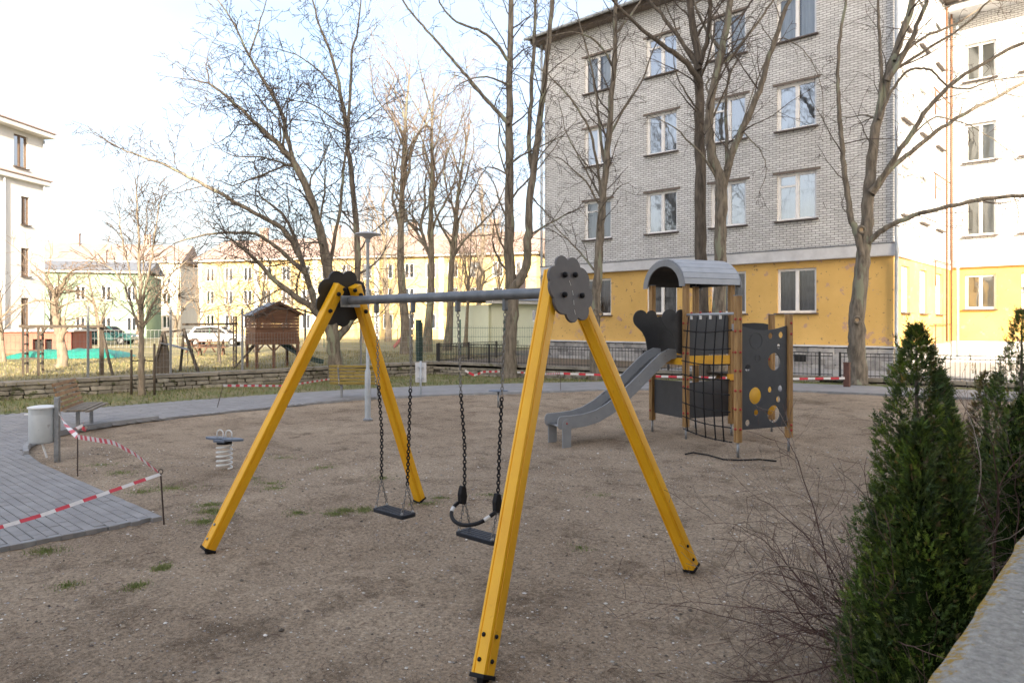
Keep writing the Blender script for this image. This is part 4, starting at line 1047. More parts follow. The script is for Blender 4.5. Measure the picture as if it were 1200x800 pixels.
# ================================================================ climbing tower with slide
TR = R(24); e1 = Vector((math.sin(TR), math.cos(TR), 0)); e2 = Vector((-math.cos(TR), math.sin(TR), 0))
TC = Vector((-6.33, 11.90, 0))
T = lambda a, b, z=0: TC + e1*a + e2*b + ZP*z
tw = empty('play_tower', TC, 'timber climbing tower with grey barrel roof slide and dark panels', 'play tower')
P1, P4, P5, P6 = T(-.5,-.5), T(.5,-.5), T(-.5,.5), T(.5,.5)
P2 = gr(864.8, 535); P3 = gr(924.3, 528.5); P7 = Vector((-5.36,13.2,0)); P8 = Vector((-5.98,13.0,0))
def post(p, ztop, ax=(e1, e2), w=.095, z0=.22):
    h = w/2; c = .008; g = .007
    side = [(-h+c,-h), (-.008,-h), (-.004,-h+g), (.004,-h+g), (.008,-h), (h-c,-h)]
    q = []
    for k in range(4):
        a = k*math.pi/2
        for (x, y) in side: q.append((x*math.cos(a)-y*math.sin(a), x*math.sin(a)+y*math.cos(a)))
    mb = MB(); mb.sweep(q, p+ZP*z0, p+ZP*ztop, ax[0], ax[1]); o = mb.build('post', M['wood'], tw, auto=35)
    mb = MB(); mb.tube([p-ZP*.08, p+ZP*(z0+.02)], .021, 10); mb.build('post_foot', M['steel'], o, smooth=True)
    mb = MB(); mb.box(p+ZP*(ztop+.006), (w+.006, w+.006, .012), (ax[0], ax[1], ZP)); mb.build('post_cap', M['grey_paint'], o)
    return o
pst = {}
for nm, p, zt in (('1',P1,2.72),('4',P4,2.72),('5',P5,2.72),('6',P6,2.72),('7',P7,2.18),('8',P8,2.18)): pst[nm] = post(p, zt)
d23 = (P3-P2).normalized(); n23 = Vector((d23.y,-d23.x,0))
pst['2'] = post(P2, 2.43, (d23, Vector((-d23.y,d23.x,0)))); pst['3'] = post(P3, 2.16, (d23, Vector((-d23.y,d23.x,0))))
capme = bpy.data.meshes.new('bolt_cap'); bm = bmesh.new(); bmesh.ops.create_uvsphere(bm, u_segments=8, v_segments=5, radius=.022); bm.to_mesh(capme); bm.free(); capme.materials.append(M['red_cap']); capme.shade_smooth()
def caps(nm, p, dirs, zs_):
    for d in dirs:
        for z in zs_: from_mesh(capme, 'bolt_cap', pst[nm], p+d*.05+ZP*z, None, (1,1,1))
caps('1', P1, (-e1,-e2), (.46,.92,1.05,1.5,2.02)); caps('5', P5, (-e1,), (.40,.95,1.5)); caps('4', P4, (-e2,), (.5,1.0,1.5,2.0))
caps('2', P2, (-n23*-1 if False else n23, -d23), (.42,.72,1.0,1.3,1.58,1.9,2.08)); caps('3', P3, (n23, -d23*-1), (.34,.42,1.85,2.02)); caps('7', P7, (-e1,), (.5,1.35))
# roof: barrel of slats with end arches
def arch(rad, th, n=18):
    o_ = []; i_ = []
    for k in range(n+1):
        a = math.pi*k/n
        o_.append((rad*math.cos(a), rad*.80*math.sin(a))); i_.append(((rad-th)*math.cos(a), (rad-th)*.80*math.sin(a)))
    return o_, i_
RO = .60; ZE = 2.70
roof = None
ns = 14
for k in range(ns):
    a0, a1 = math.pi*(k+.03)/ns, math.pi*(k+.97)/ns
    p0 = (RO*math.cos(a0), RO*.80*math.sin(a0)); p1 = (RO*math.cos(a1), RO*.80*math.sin(a1))
    q0 = ((RO-.028)*math.cos(a0), (RO-.028)*.80*math.sin(a0)); q1 = ((RO-.028)*math.cos(a1), (RO-.028)*.80*math.sin(a1))
    mb = MB(); mb.sweep([q0,p0,p1,q1], T(-.60,0,ZE), T(.62,0,ZE), e2, ZP)
    if roof is None: roof = mb.build('roof', M['grey_roof'], tw); roof.name = 'roof'
    else: mb.build('roof_slat', M['grey_roof'], roof)
for s in (-.615, .635):
    oo, ii = arch(RO+.012, .135); 
    mb = MB(); mb.sweep(oo+ii[::-1], T(s-.012,0,ZE-.04), T(s+.012,0,ZE-.04), e2, ZP); mb.build('roof_arch', M['grey_paint'], roof)
oo, ii = arch(RO-.05, .02); mb = MB(); mb.sweep(oo+[(0,0)], T(.55,0,ZE), T(.57,0,ZE), e2, ZP); mb.build('gable_panel', M['hpl_dark'], roof)
oo, ii = arch(RO-.032, .008); mb = MB(); mb.sweep(oo+ii[::-1], T(-.59,0,ZE), T(.54,0,ZE), e2, ZP); mb.build('roof_lining', M['hpl_dark'], roof)
# deck
mb = MB(); mb.box(T(0,0,1.40), (1.0-.10, 1.0-.10, .05), (e1, e2, ZP)); mb.build('deck', M['wood_dark'], tw)
mb = MB(); mb.box(T(0,-.5,1.37), (.90,.045,.16), (e1, e2, ZP)); mb.build('deck_beam', M['yellow_panel'], tw, bevel=.004)
mb = MB(); mb.box(T(0,.5,1.37), (.90,.045,.16), (e1, e2, ZP)); mb.build('deck_beam', M['yellow_panel'], tw)
mb = MB(); mb.box(T(-.5,0,1.35), (.045,.90,.12), (e1, e2, ZP)); mb.build('deck_beam', M['yellow_panel'], tw)
mb = MB(); mb.box(T(.85,-.15,1.08), (.62,.75,.05), (e1, e2, ZP)); mb.build('step_deck', M['wood_dark'], tw)
mb = MB(); mb.box(T(.75,-.55,1.06), (.75,.04,.11), (e1, e2, ZP)); mb.build('deck_beam', M['yellow_panel'], tw)
mb = MB(); mb.bar(T(.35,.1,.55), T(.75,.1,1.06), .09, .04); mb.build('stair_string', M['wood'], tw)
mb = MB(); mb.bar(T(.35,-.3,.55), T(.75,-.3,1.06), .09, .04); mb.build('stair_string', M['wood'], tw)
# panels
def cloudtop(w, z0, z1, n=4):
    q = [(-w/2, z0), (w/2, z0)]
    for k in range(n):
        cx_ = w/2-w*(k+.5)/n
        for j in range(7):
            a = math.pi*j/6; q.append((cx_+w/n/2*math.cos(a), z1+.07*math.sin(a)))
    return q
mb = MB(); mb.prism(cloudtop(.88,1.47,2.13), T(0,-.485), e1, ZP, e2, .018); mb.build('guard_panel', M['hpl_char'], tw, auto=40)
mb = MB(); mb.prism([(-.44,.36),(.44,.36),(.44,1.02),(-.44,.98)], T(0,-.485), e1, ZP, e2, .018); mb.build('lower_panel', M['hpl_char'], tw)
mb = MB(); mb.prism([(-.44,.36),(.44,.36),(.44,.98),(-.44,1.0)], T(-.485,0), e2, ZP, e1, .018); lp = mb.build('lower_panel', M['hpl_char'], tw)
mb = MB(); mb.prism(cloudtop(.88,1.47,2.08), T(0,.485), e1, ZP, e2, .018); mb.build('guard_panel', M['hpl_dark'], tw)
mb = MB(); mb.prism(cloudtop(.70,1.15,1.96,1), (P7+P8)/2, (P7-P8).normalized(), ZP, Vector((-(P7-P8).y,(P7-P8).x,0)).normalized(), .018); mb.build('guard_panel', M['hpl_char'], tw)
# slide cheeks with rounded lobes
def cheek():
    q = [(-.02,1.46),(.15,1.50),(.17,1.62),(.20,1.74),(.27,1.86)]
    for k in range(11):
        a = R(-55+k*20); q.append((.30+.165*math.cos(a), 2.10+.165*math.sin(a)))
    q += [(.16,2.20)]
    for k in range(6):
        a = R(40+k*20); q.append((.06+.13*math.cos(a), 2.13+.13*math.sin(a)))
    q += [(-.10,2.0),(-.10,1.46)]
    return q
for s in (-.44, .44):
    mb = MB(); mb.prism(cheek(), T(-.5, s), -e1, ZP, e2, .018); mb.build('slide_cheek', M['hpl_dark'], tw, auto=40, bevel=.002)
# bubble of yellow plastic seen behind the holes
mb = MB(); c = T(.45,-1.0,.0)
mb.lathe(Vector((-5.15,12.1,.72)), [(.02,-.30),(.22,-.27),(.30,-.15),(.32,0),(.30,.15),(.22,.27),(.02,.30)], 24); mb.build('play_drum', M['yellow_panel'], tw, smooth=True)
# holed climbing panel
def holed(name, outline, holes, o, ua, va, na, th, m):
    cu = bpy.data.curves.new(name, 'CURVE'); cu.dimensions = '2D'; cu.fill_mode = 'BOTH'; cu.extrude = th/2
    def add(pts):
        sp = cu.splines.new('POLY'); sp.points.add(len(pts)-1); sp.use_cyclic_u = True
        for p, q in zip(sp.points, pts): p.co = (q[0], q[1], 0, 1)
    add(outline)
    for (x, y, r) in holes: add([(x+r*math.cos(2*math.pi*k/28), y-r*math.sin(2*math.pi*k/28)) for k in range(28)])
    tmp = bpy.data.objects.new('tmp', cu); col.objects.link(tmp)
    dg = bpy.context.evaluated_depsgraph_get(); me = bpy.data.meshes.new_from_object(tmp.evaluated_get(dg))
    bpy.data.objects.remove(tmp); bpy.data.curves.remove(cu)
    mat4 = Matrix((ua, va, na)).transposed().to_4x4(); me.transform(mat4); me.materials.clear(); me.materials.append(m); me.name = name
    return from_mesh(me, name, tw, o)
pw, pb, pt_ = (P3-P2).length-.10, .40, 1.98
HL = [(.64,.10,.05),(.87,.092,.05),(.82,.205,.042),(.72,.354,.135),(.145,.408,.055),(.31,.678,.13),(.625,.627,.045),(.855,.62,.05),(.815,.727,.05),(.33,.843,.05),(.71,.868,.135),(.145,.935,.05)]
hh = pt_-pb
outl = [(0,0),(pw,0),(pw,hh)] + [(pw*(1-k/10), hh-.07*math.sin(math.pi*k/10)) for k in range(1,10)] + [(0,hh)]
o23 = P2+d23*.05+ZP*pb
hp = holed('climbing_panel', outl, [(u*pw, hh*(1-v), r) for (u, v, r) in HL], o23, d23, ZP, n23, .02, M['hpl_char'])
for (u, v, r) in ((.32,.146,.125),(.355,.316,.05)):
    pts = [o23+d23*(u*pw+r*math.cos(2*math.pi*k/28))+ZP*(hh*(1-v)+r*math.sin(2*math.pi*k/28))+n23*.011 for k in range(28)]
    mb = MB(); mb.tube(pts, .005, 6, closed=True); mb.build('moulded_ring', M['hpl_char'], hp)
# rope net
ZN = 2.165
mb = MB(); mb.tube([P1+ZP*ZN+(P2-P1).normalized()*-.02, P2+ZP*ZN], .021, 12); mb.build('net_rail', M['grey_roof'], tw, smooth=True)
dn = (P2-P1); Ln = dn.length; dn.normalize(); nn = Vector((dn.y,-dn.x,0))
if nn.dot(-P1) < 0: nn = -nn
net = MB()
cols_n = [.20,.52,.84,1.16,1.42]
hz = [1.90,1.62,1.38,1.15,.92,.66,.42,.20]
fin = lambda t, z: P1+dn*(t)+ZP*(z-.03*math.sin(t*2.2))+nn*(.05+.16*math.sin(math.pi*(2.165-z)/2.2)*.4)
for t in cols_n: net.tube([fin(t*(.98), z) for z in [ZN-.02]+hz], .012, 6)
for z in hz: net.tube([fin(.05+ (Ln-.1)*k/10, z) for k in range(11)], .0105, 6)
no = net.build('climbing_net', M['black_rubber'], tw, smooth=True)
kn = MB()
for t in cols_n:
    for z in hz: kn.box(fin(t*.98, z), (.03,.03,.03))
kno = kn.build('net_knots', M['black_rubber'], no, bevel=.006); kno['kind'] = 'stuff'
for t in cols_n[:4]:
    mb = MB(); mb.box(P1+dn*t+ZP*(ZN-.045), (.03,.03,.07)); mb.build('net_sleeve', M['white_metal'], no)
    from_mesh(capme, 'bolt_cap', no, P1+dn*t+ZP*(ZN+.03))
for z in (1.75,): 
    mb = MB(); mb.box(P4+(-e2)*.07+ZP*(1.95), (.06,.06,.12)); mb.tube([P4-e2*.07+ZP*1.95, P2+ZP*1.95+Vector((0,.05,0))], .014, 8); mb.build('net_anchor', M['grey_roof'], tw)
# slide
sl = []
prof_s = [(0,1.44),(.12,1.43),(.25,1.36),(.45,1.21),(.75,.96),(1.05,.72),(1.35,.52),(1.60,.405),(1.85,.345),(2.1,.325),(2.32,.318)]
hw = .235
def srow(off): return [(s, z) for (s, z) in prof_s]
mb = MB()
for (s0, z0), (s1, z1) in zip(prof_s[:-1], prof_s[1:]):
    mb.quad(T(-.5-s0,-hw,z0), T(-.5-s0,hw,z0), T(-.5-s1,hw,z1), T(-.5-s1,-hw,z1))
bed = mb.build('slide_bed', M['slide_bed'], tw, smooth=True)
sd = bed.modifiers.new('solid', 'SOLIDIFY'); sd.thickness = .012; sd.offset = -1
for b in (-hw, hw):
    up_ = []; lo_ = []
    for i, (s, z) in enumerate(prof_s):
        a, c = prof_s[max(0,i-1)], prof_s[min(len(prof_s)-1,i+1)]; tx, tz = c[0]-a[0], c[1]-a[1]; l = math.hypot(tx, tz); nx_, nz_ = -tz/l, tx/l
        h1 = .17 if i > 1 else .12+.03*i
        up_.append((s+nx_*h1, z+nz_*h1)); lo_.append((s-nx_*.045, z-nz_*.045))
    # rounded nose
    s, z = prof_s[-1]; nose = [(s+.06*math.sin(math.pi*k/6), z+.062+.107*math.cos(math.pi*k/6)) for k in range(1,6)]
    poly = up_+nose+lo_[::-1]
    mb = MB(); mb.prism(poly, T(-.5,b), -e1, ZP, e2, .022); mb.build('slide_flank', M['slide'], tw, auto=40, bevel=.003)
    q = [(2.14,-.05),(2.30,-.05),(2.30,.36)] + [(2.22+.08*math.cos(R(a)),.36+.08*math.sin(R(a))) for a in range(20,180,20)] + [(2.14,.36)]
    mb = MB(); mb.prism(q, T(-.5, b+math.copysign(.022,b)), -e1, ZP, e2, .02); mb.build('slide_leg', M['slide'], tw, auto=40)
    from_mesh(capme, 'bolt_cap', tw, T(-2.72, b+math.copysign(.034,b), .37), None, (.7,.7,.7))
mb = MB(); mb.tube([T(-2.76,-hw,.31), T(-2.76,hw,.31)], .025, 10); mb.build('slide_roller', M['steel'], tw, smooth=True)
# cable on the ground
pts = [gr(x, y, .015) for (x, y) in ((803,532),(812,530),(830,533),(848,538),(866,539),(890,538),(910,540))]
mb = MB(); mb.tube(pts, .012, 6); tag(mb.build('ground_rope', M['black_rubber'], None, smooth=True), 'black rope end lying on the soil beside the play tower', 'rope')
# ================================================================ spring rider
sp = gr(263, 550); srd = empty('spring_rider', sp, 'small spring rocker with blue grey boards and two white hoop handles', 'spring rider')
pts = [sp+Vector((.098*math.cos(t*.35), .098*math.sin(t*.35), .02+.34*t/100)) for t in range(101)]
mb = MB(); mb.tube(pts, .0135, 8); mb.build('spring', M['white_metal'], srd, smooth=True)
mb = MB(); mb.lathe(sp+ZP*.355, [(.10,0),(.10,.04),(.06,.05)], 16); mb.build('spring_plate', M['black_rubber'], srd)
ex = CDIR(.96,-.28).normalized(); ey = Vector((-ex.y, ex.x, 0))
def board(c, s):
    q = []
    for k in range(24):
        a = 2*math.pi*k/24; x = .165*math.cos(a); y = .085*math.sin(a)*(1 - .35*(s*math.cos(a)))
        q.append((x, y))
    mb = MB(); mb.prism(q, c, ex, ey, ZP, .03); return mb.build('seat_board', M['blue_grey'], srd, auto=35, bevel=.004)
board(sp+ex*.155+ZP*.425-ey*.02, 1); board(sp-ex*.155+ZP*.425+ey*.02, -1)
mb = MB(); mb.prism([(-.09,-.12),(.09,-.12),(.09,.12),(-.09,.12)], sp+ZP*.405, ex, ey, ZP, .03); mb.build('base_board', M['blue_grey'], srd, bevel=.004)
for s in (-1, 1):
    c = sp+ex*(.07*s)-ey*.0+ZP*.435
    pts = [c-ex*.05, c-ex*.05+ZP*.05]+[c+ZP*.06+ex*(-.05*math.cos(math.pi*k/8))+ZP*(.05*math.sin(math.pi*k/8)) for k in range(9)]+[c+ex*.05+ZP*.05, c+ex*.05]
    mb = MB(); mb.tube(pts, .009, 8); mb.build('handle', M['white_metal'], srd, smooth=True)
# ================================================================ bin
bp_ = gr(67, 541); bn = empty('litter_bin', bp_, 'pale grey round metal litter bin clamped to a steel post', 'bin')
bc = bp_+CDIR(-.215, .0); 
mb = MB(); mb.box(bp_+ZP*.44, (.07,.05,1.0), (CDIR(1,0), CDIR(0,1), ZP)); mb.build('post', M['steel'], bn, bevel=.004)
mb = MB(); mb.lathe(bc+ZP*.28, [(.150,0),(.165,.012),(.172,.03),(.172,.50),(.168,.505)], 32); body = mb.build('bin_body', M['bin'], bn, auto=40)
mb = MB(); mb.lathe(bc+ZP*.735, [(.168,.0),(.168,.05)], 32); mb.build('bin_throat', M['dark'], bn)
mb = MB()
for k in range(24):
    a0, a1 = R(-150+k*12.5+60), R(-150+(k+1)*12.5+60)
    pass
mb.lathe(bc+ZP*.785, [(.188,0),(.190,.018),(.12,.034),(.01,.038)], 32); mb.build('bin_lid', M['white_metal'], bn, auto=40)
# hood around the throat leaving a slot on the left side
mb = MB(); angs = [R(a) for a in range(-125, 126, 10)]
fx_ = CDIR(1, .25).normalized(); fy_ = Vector((-fx_.y, fx_.x, 0))
for a0, a1 in zip(angs[:-1], angs[1:]):
    p0 = bc+fx_*(.173*math.cos(a0))+fy_*(.173*math.sin(a0)); p1 = bc+fx_*(.173*math.cos(a1))+fy_*(.173*math.sin(a1))
    mb.quad(p0+ZP*.70, p1+ZP*.70, p1+ZP*.79, p0+ZP*.79)
mb.build('bin_hood', M['bin'], bn, smooth=True)
mb = MB(); mb.box(bc-fx_*.19+ZP*.70, (.05,.12,.015), (fx_, fy_, ZP)); mb.build('bin_lip', M['white_metal'], bn)
for z in (.38,.66): 
    mb = MB(); mb.box(bp_+CDIR(-.04,0)+ZP*z, (.05,.06,.05), (CDIR(1,0), CDIR(0,1), ZP)); mb.build('clamp', M['steel'], bn)
mb = MB(); mb.bar(bc+ZP*.29+CDIR(.06,-.1), bc+ZP*.08+CDIR(.13,-.1), .03, .012); mb.build('bin_strap', M['white_metal'], bn)
# ================================================================ benches
def bench(name, c, ang_fwd, L_, label, bm_, sm_, n_back=6, n_seat=5, lean=.16, legs=2, back_z=(.46,.90)):
    """ang_fwd: unit vector the sitter faces"""
    f = ang_fwd.normalized(); s = Vector((-f.y, f.x, 0)); root = empty(name, c, label, 'bench')
    for k in range(n_seat):
        mb = MB(); mb.box(c+f*(-.17+.36*k/(n_seat-1))+ZP*(.43-.015*(k == n_seat-1)), (L_, .072, .032), (s, f, ZP)); mb.build('seat_slat', sm_, root, bevel=.004)
    for k in range(n_back):
        t = k/(n_back-1); z = back_z[0]+(back_z[1]-back_z[0])*t
        up = (ZP - f*lean).normalized(); p = c-f*(.22+lean*(z-.43))+ZP*z
        mb = MB(); mb.box(p, (L_, .028, (back_z[1]-back_z[0])/(n_back-1)*.70), (s, (f+ZP*lean).normalized(), up)); mb.build('back_slat', bm_, root, bevel=.004)
    for e in ((-.33,.33) if legs == 2 else (-.25,.25)):
        q = c+s*(e*L_)
        mb = MB(); mb.box(q+ZP*.19-f*.02, (.05,.06,.46), (s, f, ZP)); mb.box(q+ZP*.40, (.045,.42,.03), (s, f, ZP))
        mb.bar(q-f*.21+ZP*.39, q-f*(.25+lean*.48)+ZP*(back_z[1]-.03), .04, .016, f); mb.build('leg', M['steel'], root, bevel=.003)
        if bm_ is M['bench_slat']:
            for k in range(n_back):
                t = k/(n_back-1); z = back_z[0]+(back_z[1]-back_z[0])*t
                mb = MB(); mb.box(q-f*(.22+lean*(z-.43)+.02)+ZP*z, (.016,.012,.016), (s, f, ZP)); mb.build('bolt', M['white_metal'], root)
    return root
bench('bench', Vector((*W2(-8.15,13.65),0)), CDIR(.95,.30), 1.45, 'weathered brown slatted bench at the bend of the paved path', M['bench_brown'], M['bench_grey'], n_back=6, lean=.3)
bench('bench', Vector((*W2(-4.05,19.0),0)), CDIR(.08,1), 1.5, 'olive yellow slatted bench beside the slim lamp post', M['bench_slat'], M['bench_slat'], n_back=6, lean=.12)
# ================================================================ lamp post, sign, spinner disc
lpp = gr(431, 492); lp_ = empty('lamp_post', lpp, 'slim grey lamp post with flat round disc head', 'lamp post')
mb = MB(); mb.lathe(lpp-ZP*.02, [(.062,0),(.062,1.0),(.058,1.04),(.036,1.10),(.034,3.72),(.05,3.74),(.05,3.86)], 16); mb.build('pole', M['zinc'], lp_, auto=40)
mb = MB(); mb.lathe(lpp+ZP*3.78, [(.05,0),(.12,.06),(.25,.085),(.272,.10),(.262,.115),(.14,.145),(.02,.155)], 28); mb.build('lamp_head', M['grey_roof'], lp_, auto=50)
mb = MB(); mb.lathe(lpp-ZP*.01, [(.10,0),(.10,.03),(.07,.05)], 16); mb.build('base_collar', M['steel'], lp_)
sgp = gr(493, 464); sg = empty('notice_sign', sgp, 'white notice board seen from behind on a short steel post', 'sign')
fs = CDIR(1,.06).normalized(); fn = Vector((fs.y,-fs.x,0))
mb = MB(); mb.tube([sgp-ZP*.1, sgp+ZP*.98], .028, 12); mb.build('post', M['zinc'], sg, smooth=True)
q = [(-.155,.38),(.155,.38),(.155,.93),(-.155,.93)]
mb = MB(); mb.prism(q, sgp-fn*.05, fs, ZP, fn, .014); mb.build('board', M['sign'], sg, bevel=.012)
for z in (.50,.80):
    mb = MB(); mb.box(sgp+fn*.012+ZP*z-fn*.02, (.16,.07,.03), (fs, fn, ZP)); mb.build('bracket', M['zinc'], sg)
spn = gr(584, 477.5); so_ = empty('spinner_disc', spn, 'small grey standing disc on a thin post in the soil', 'spinner')
mb = MB(); mb.tube([spn-ZP*.1, spn+ZP*.40], .026, 10); mb.build('post', M['steel'], so_, smooth=True)
mb = MB(); mb.lathe(spn+ZP*.395, [(.22,0),(.24,.008),(.24,.022),(.22,.03),(.05,.032)], 24); mb.build('disc', M['blue_grey'], so_, auto=40)
# ================================================================ barrier tape and stakes
def stake(p, h, label, lean=(0,0), ring=True):
    root = empty('barrier_stake', p, label, 'stake', 'rusty rods that carry the barrier tape')
    top = p+Vector((lean[0], lean[1], h))
    mb = MB(); mb.tube([p-ZP*.1, top], .008, 6); mb.build('rod', M['rust'], root)
    if ring:
        X = CDIR(1,0)
        mb = MB(); mb.tube([top+ZP*.024+X*(.022*math.cos(k*math.pi/6))+ZP*(.022*math.sin(k*math.pi/6)) for k in range(12)], .005, 5, closed=True); mb.build('eye', M['rust'], root)
    return top
def tape(pts, label, w=.075, twist=0.0, step=.17, sag=0, twf=0.0):
    """ribbon of alternating red and white bands along pts"""
    pts = [Vector(p) for p in pts]
    P = []
    for a, b in zip(pts[:-1], pts[1:]):
        n = max(2, int((b-a).length/.04))
        for k in range(n): P.append(a.lerp(b, k/n))
    P.append(pts[-1])
    # smooth
    for _ in range(6):
        P = [P[0]]+[(P[i-1]+P[i]*2+P[i+1])/4 for i in range(1,len(P)-1)]+[P[-1]]
    root = empty('barrier_tape', pts[0], label, 'tape', 'red and white barrier tape')
    s = 0; cur = None; mbt = None
    def flush(mbt, cur):
        if mbt is not None and mbt.f: mbt.build('red_band' if cur else 'white_band', M['tape_r'] if cur else M['tape_w'], root, smooth=True)
    for i in range(len(P)-1):
        a, b = P[i], P[i+1]; d = (b-a); l = d.length
        if l < 1e-5: continue
        X = d/l; side = X.cross(ZP)
        if side.length < 1e-4: side = XP
        side.normalize(); upv = side.cross(X)
        def vv(t): 
            ang = twist+twf*t; return upv*math.cos(ang)+side*math.sin(ang)
        v0, v1 = vv(s), vv(s+l)
        k = int(s/step) % 2
        if k != cur:
            flush(mbt, cur); cur = k; mbt = MB()
        mbt.quad(a-v0*(w/2), b-v1*(w/2), b+v1*(w/2), a+v0*(w/2)); s += l
    flush(mbt, cur)
    return root
s1 = gr(91, 558); s1t = stake(s1, .52, 'thin rusty rod between the litter bin and the paving', ring=False)
s2 = gr(193, 615); s2t = stake(s2, .51, 'thin rusty rod with a ring top at the paving corner', lean=tuple(CDIR(-.04,.0).to_tuple()[:2]))
s3 = Vector((-6.9,.75,0)); s3t = Vector((-6.9,.75,.27))
stake(s3, .27, 'short rusty rod on the paving edge outside the swing')
tape([bp_+ZP*.72+CDIR(.04,-.03), (bp_+ZP*.62).lerp(s1t, .5)+ZP*.02, s1t], 'red and white tape from the litter bin post to the first rod', w=.06, twf=2.0)
a, b = s1t, s2t
tape([a, a.lerp(b,.25)+ZP*.06, a.lerp(b,.5)+ZP*.12, a.lerp(b,.75)+ZP*.09, b], 'red and white tape bowing upwards between the two rods', w=.06, twist=.1, twf=.12, step=.11)
tape([s2t, s2t.lerp(s3t,.5)-ZP*.035, s3t], 'red and white tape stretched across the paving corner', w=.034, twist=.7, step=.125)
# loose knot of tape by the bench
kp = Vector((*W2(-7.7,12.75),0))
tape([kp+Vector((rng.uniform(-.12,.12), rng.uniform(-.12,.12), .06+.2*rng.random())) for _ in range(9)], 'crumpled loose end of red and white tape under the brown bench', w=.06, twf=6, step=.09)
f1 = gr(252.5, 480); f1t = stake(f1, .55, 'thin leaning rod beside the path below the playhouse', lean=tuple(CDIR(.10,.2).to_tuple()[:2]), ring=False)
tape([f1t, f1t.lerp(at(388,445,23.9),.5)-ZP*.10, at(386,444,23.9)], 'red and white tape sagging from a rod to the big multi stemmed tree', w=.055, step=.2)
f2 = gr(657, 462); f2t = stake(f2, .55, 'thin rod beside the far path in front of the stone wall', ring=False)
tape([at(606,436,25.6), at(640,438,24), f2t+ZP*.05, at(730,440,20.5), at(800,441.5,19.6), at(900,444,19.2), at(990,443,19.4)], 'long red and white tape along the far path behind the play tower', w=.06, step=.22)
tape([at(586,435,25.6), at(566,435.5,24.5), at(556,440,24), at(545,434,24)], 'short loose red and white tape end by the tall forked trunk', w=.07, step=.2)
# bollard
bo = at(992.5, 452, 19.6); bo.z = .2; bd = empty('bollard', bo, 'square rusty brown metal bollard beside the pruned trunk', 'bollard')
mb = MB(); mb.box(bo+ZP*.35, (.15,.15,.76)); mb.build('post', M['rust_brown'], bd, bevel=.01)
mb = MB(); mb.box(bo+ZP*.745, (.165,.165,.03)); mb.build('cap', M['rust_brown'], bd, bevel=.006)
# ================================================================ bare trees
class TB:
    """fast tube collector for branches"""
    def __init__(s): s.v = []; s.f = []
    def tube(s, pts, rad, n):
        m = len(pts); base = len(s.v)
        d = pts[-1]-pts[0]
        if d.length < 1e-6: return
        d.normalize(); u = d.orthogonal().normalized()
        cs = [(math.cos(2*math.pi*k/n), math.sin(2*math.pi*k/n)) for k in range(n)]
        for i, p in enumerate(pts):
            t = pts[min(i+1,m-1)]-pts[max(i-1,0)]
            if t.length > 1e-6: t.normalize()
            else: t = d
            u = u - t*u.dot(t)
            if u.length < 1e-5: u = t.orthogonal()
            u.normalize(); w = t.cross(u); r = rad[i]
            for c, q in cs: s.v.append((p.x+u.x*r*c+w.x*r*q, p.y+u.y*r*c+w.y*r*q, p.z+u.z*r*c+w.z*r*q))
        for i in range(m-1):
            a = base+i*n; b = a+n
            for k in range(n):
                k2 = (k+1) % n; s.f.append((a+k, a+k2, b+k2, b+k))
        s.f.append(tuple(base+(m-1)*n+k for k in range(n)))
def sides(r): return 10 if r > .12 else 8 if r > .07 else 6 if r > .03 else 4 if r > .014 else 3
def rvec(r): return Vector((r.gauss(0,1), r.gauss(0,1), r.gauss(0,1)))
def sub(tb, twb, p0, d, L_, r0, lev, r, o):
    """grow a branch: wander, taper, and fork"""
    n = max(3, int(L_/o['seg'][min(lev,3)])); st = L_/n; pts = [p0]; rad = [r0]; p = p0; d = d.normalized()
    for i in range(n):
        d = (d + rvec(r)*o['wob'] + ZP*(o['up'] if lev < 2 else o['droop'])).normalized()
        p = p + d*st; pts.append(p); rad.append(max(r0*(1-.82*(i+1)/n), o['rmin']))
    (tb if r0 > .035 else twb).tube(pts, rad, sides(r0))
    if lev >= o['lev']: return
    nc = o['nc'][min(lev, len(o['nc'])-1)]; k = max(1, int(L_*nc+r.random()))
    for c in range(k):
        t = .18+.82*(c+r.random())/k; i = min(n-1, int(t*n)); q = pts[i].lerp(pts[i+1], t*n-i)
        ax = (pts[i+1]-pts[i]).normalized(); sd = rvec(r); sd = (sd-ax*sd.dot(ax)).normalized()
        ang = R(r.uniform(*o['ang'])); nd = ax*math.cos(ang)+sd*math.sin(ang)
        nl = L_*r.uniform(*o['lr'])*(1.05-.55*t); 
        if nl < .12: nl = .12
        sub(tb, twb, q, nd, nl, max(rad[i]*r.uniform(.42,.66), o['rmin']), lev+1, r, o)
OPT = dict(seg=(.35,.28,.2,.14), wob=.17, up=.02, droop=-.02, rmin=.0065, lev=3, nc=(2.0,3.0,4.2), ang=(28,75), lr=(.30,.60), main=3.4, lenk=85)
def catm(pts, n=5):
    out = []
    for i in range(len(pts)-1):
        p0 = pts[max(i-1,0)]; p1 = pts[i]; p2 = pts[i+1]; p3 = pts[min(i+2,len(pts)-1)]
        for k in range(n):
            t = k/n; out.append(.5*((2*p1)+(p2-p0)*t+(2*p0-5*p1+4*p2-p3)*t*t+(3*p1-p0-3*p2+p3)*t*t*t))
    out.append(pts[-1]); return out
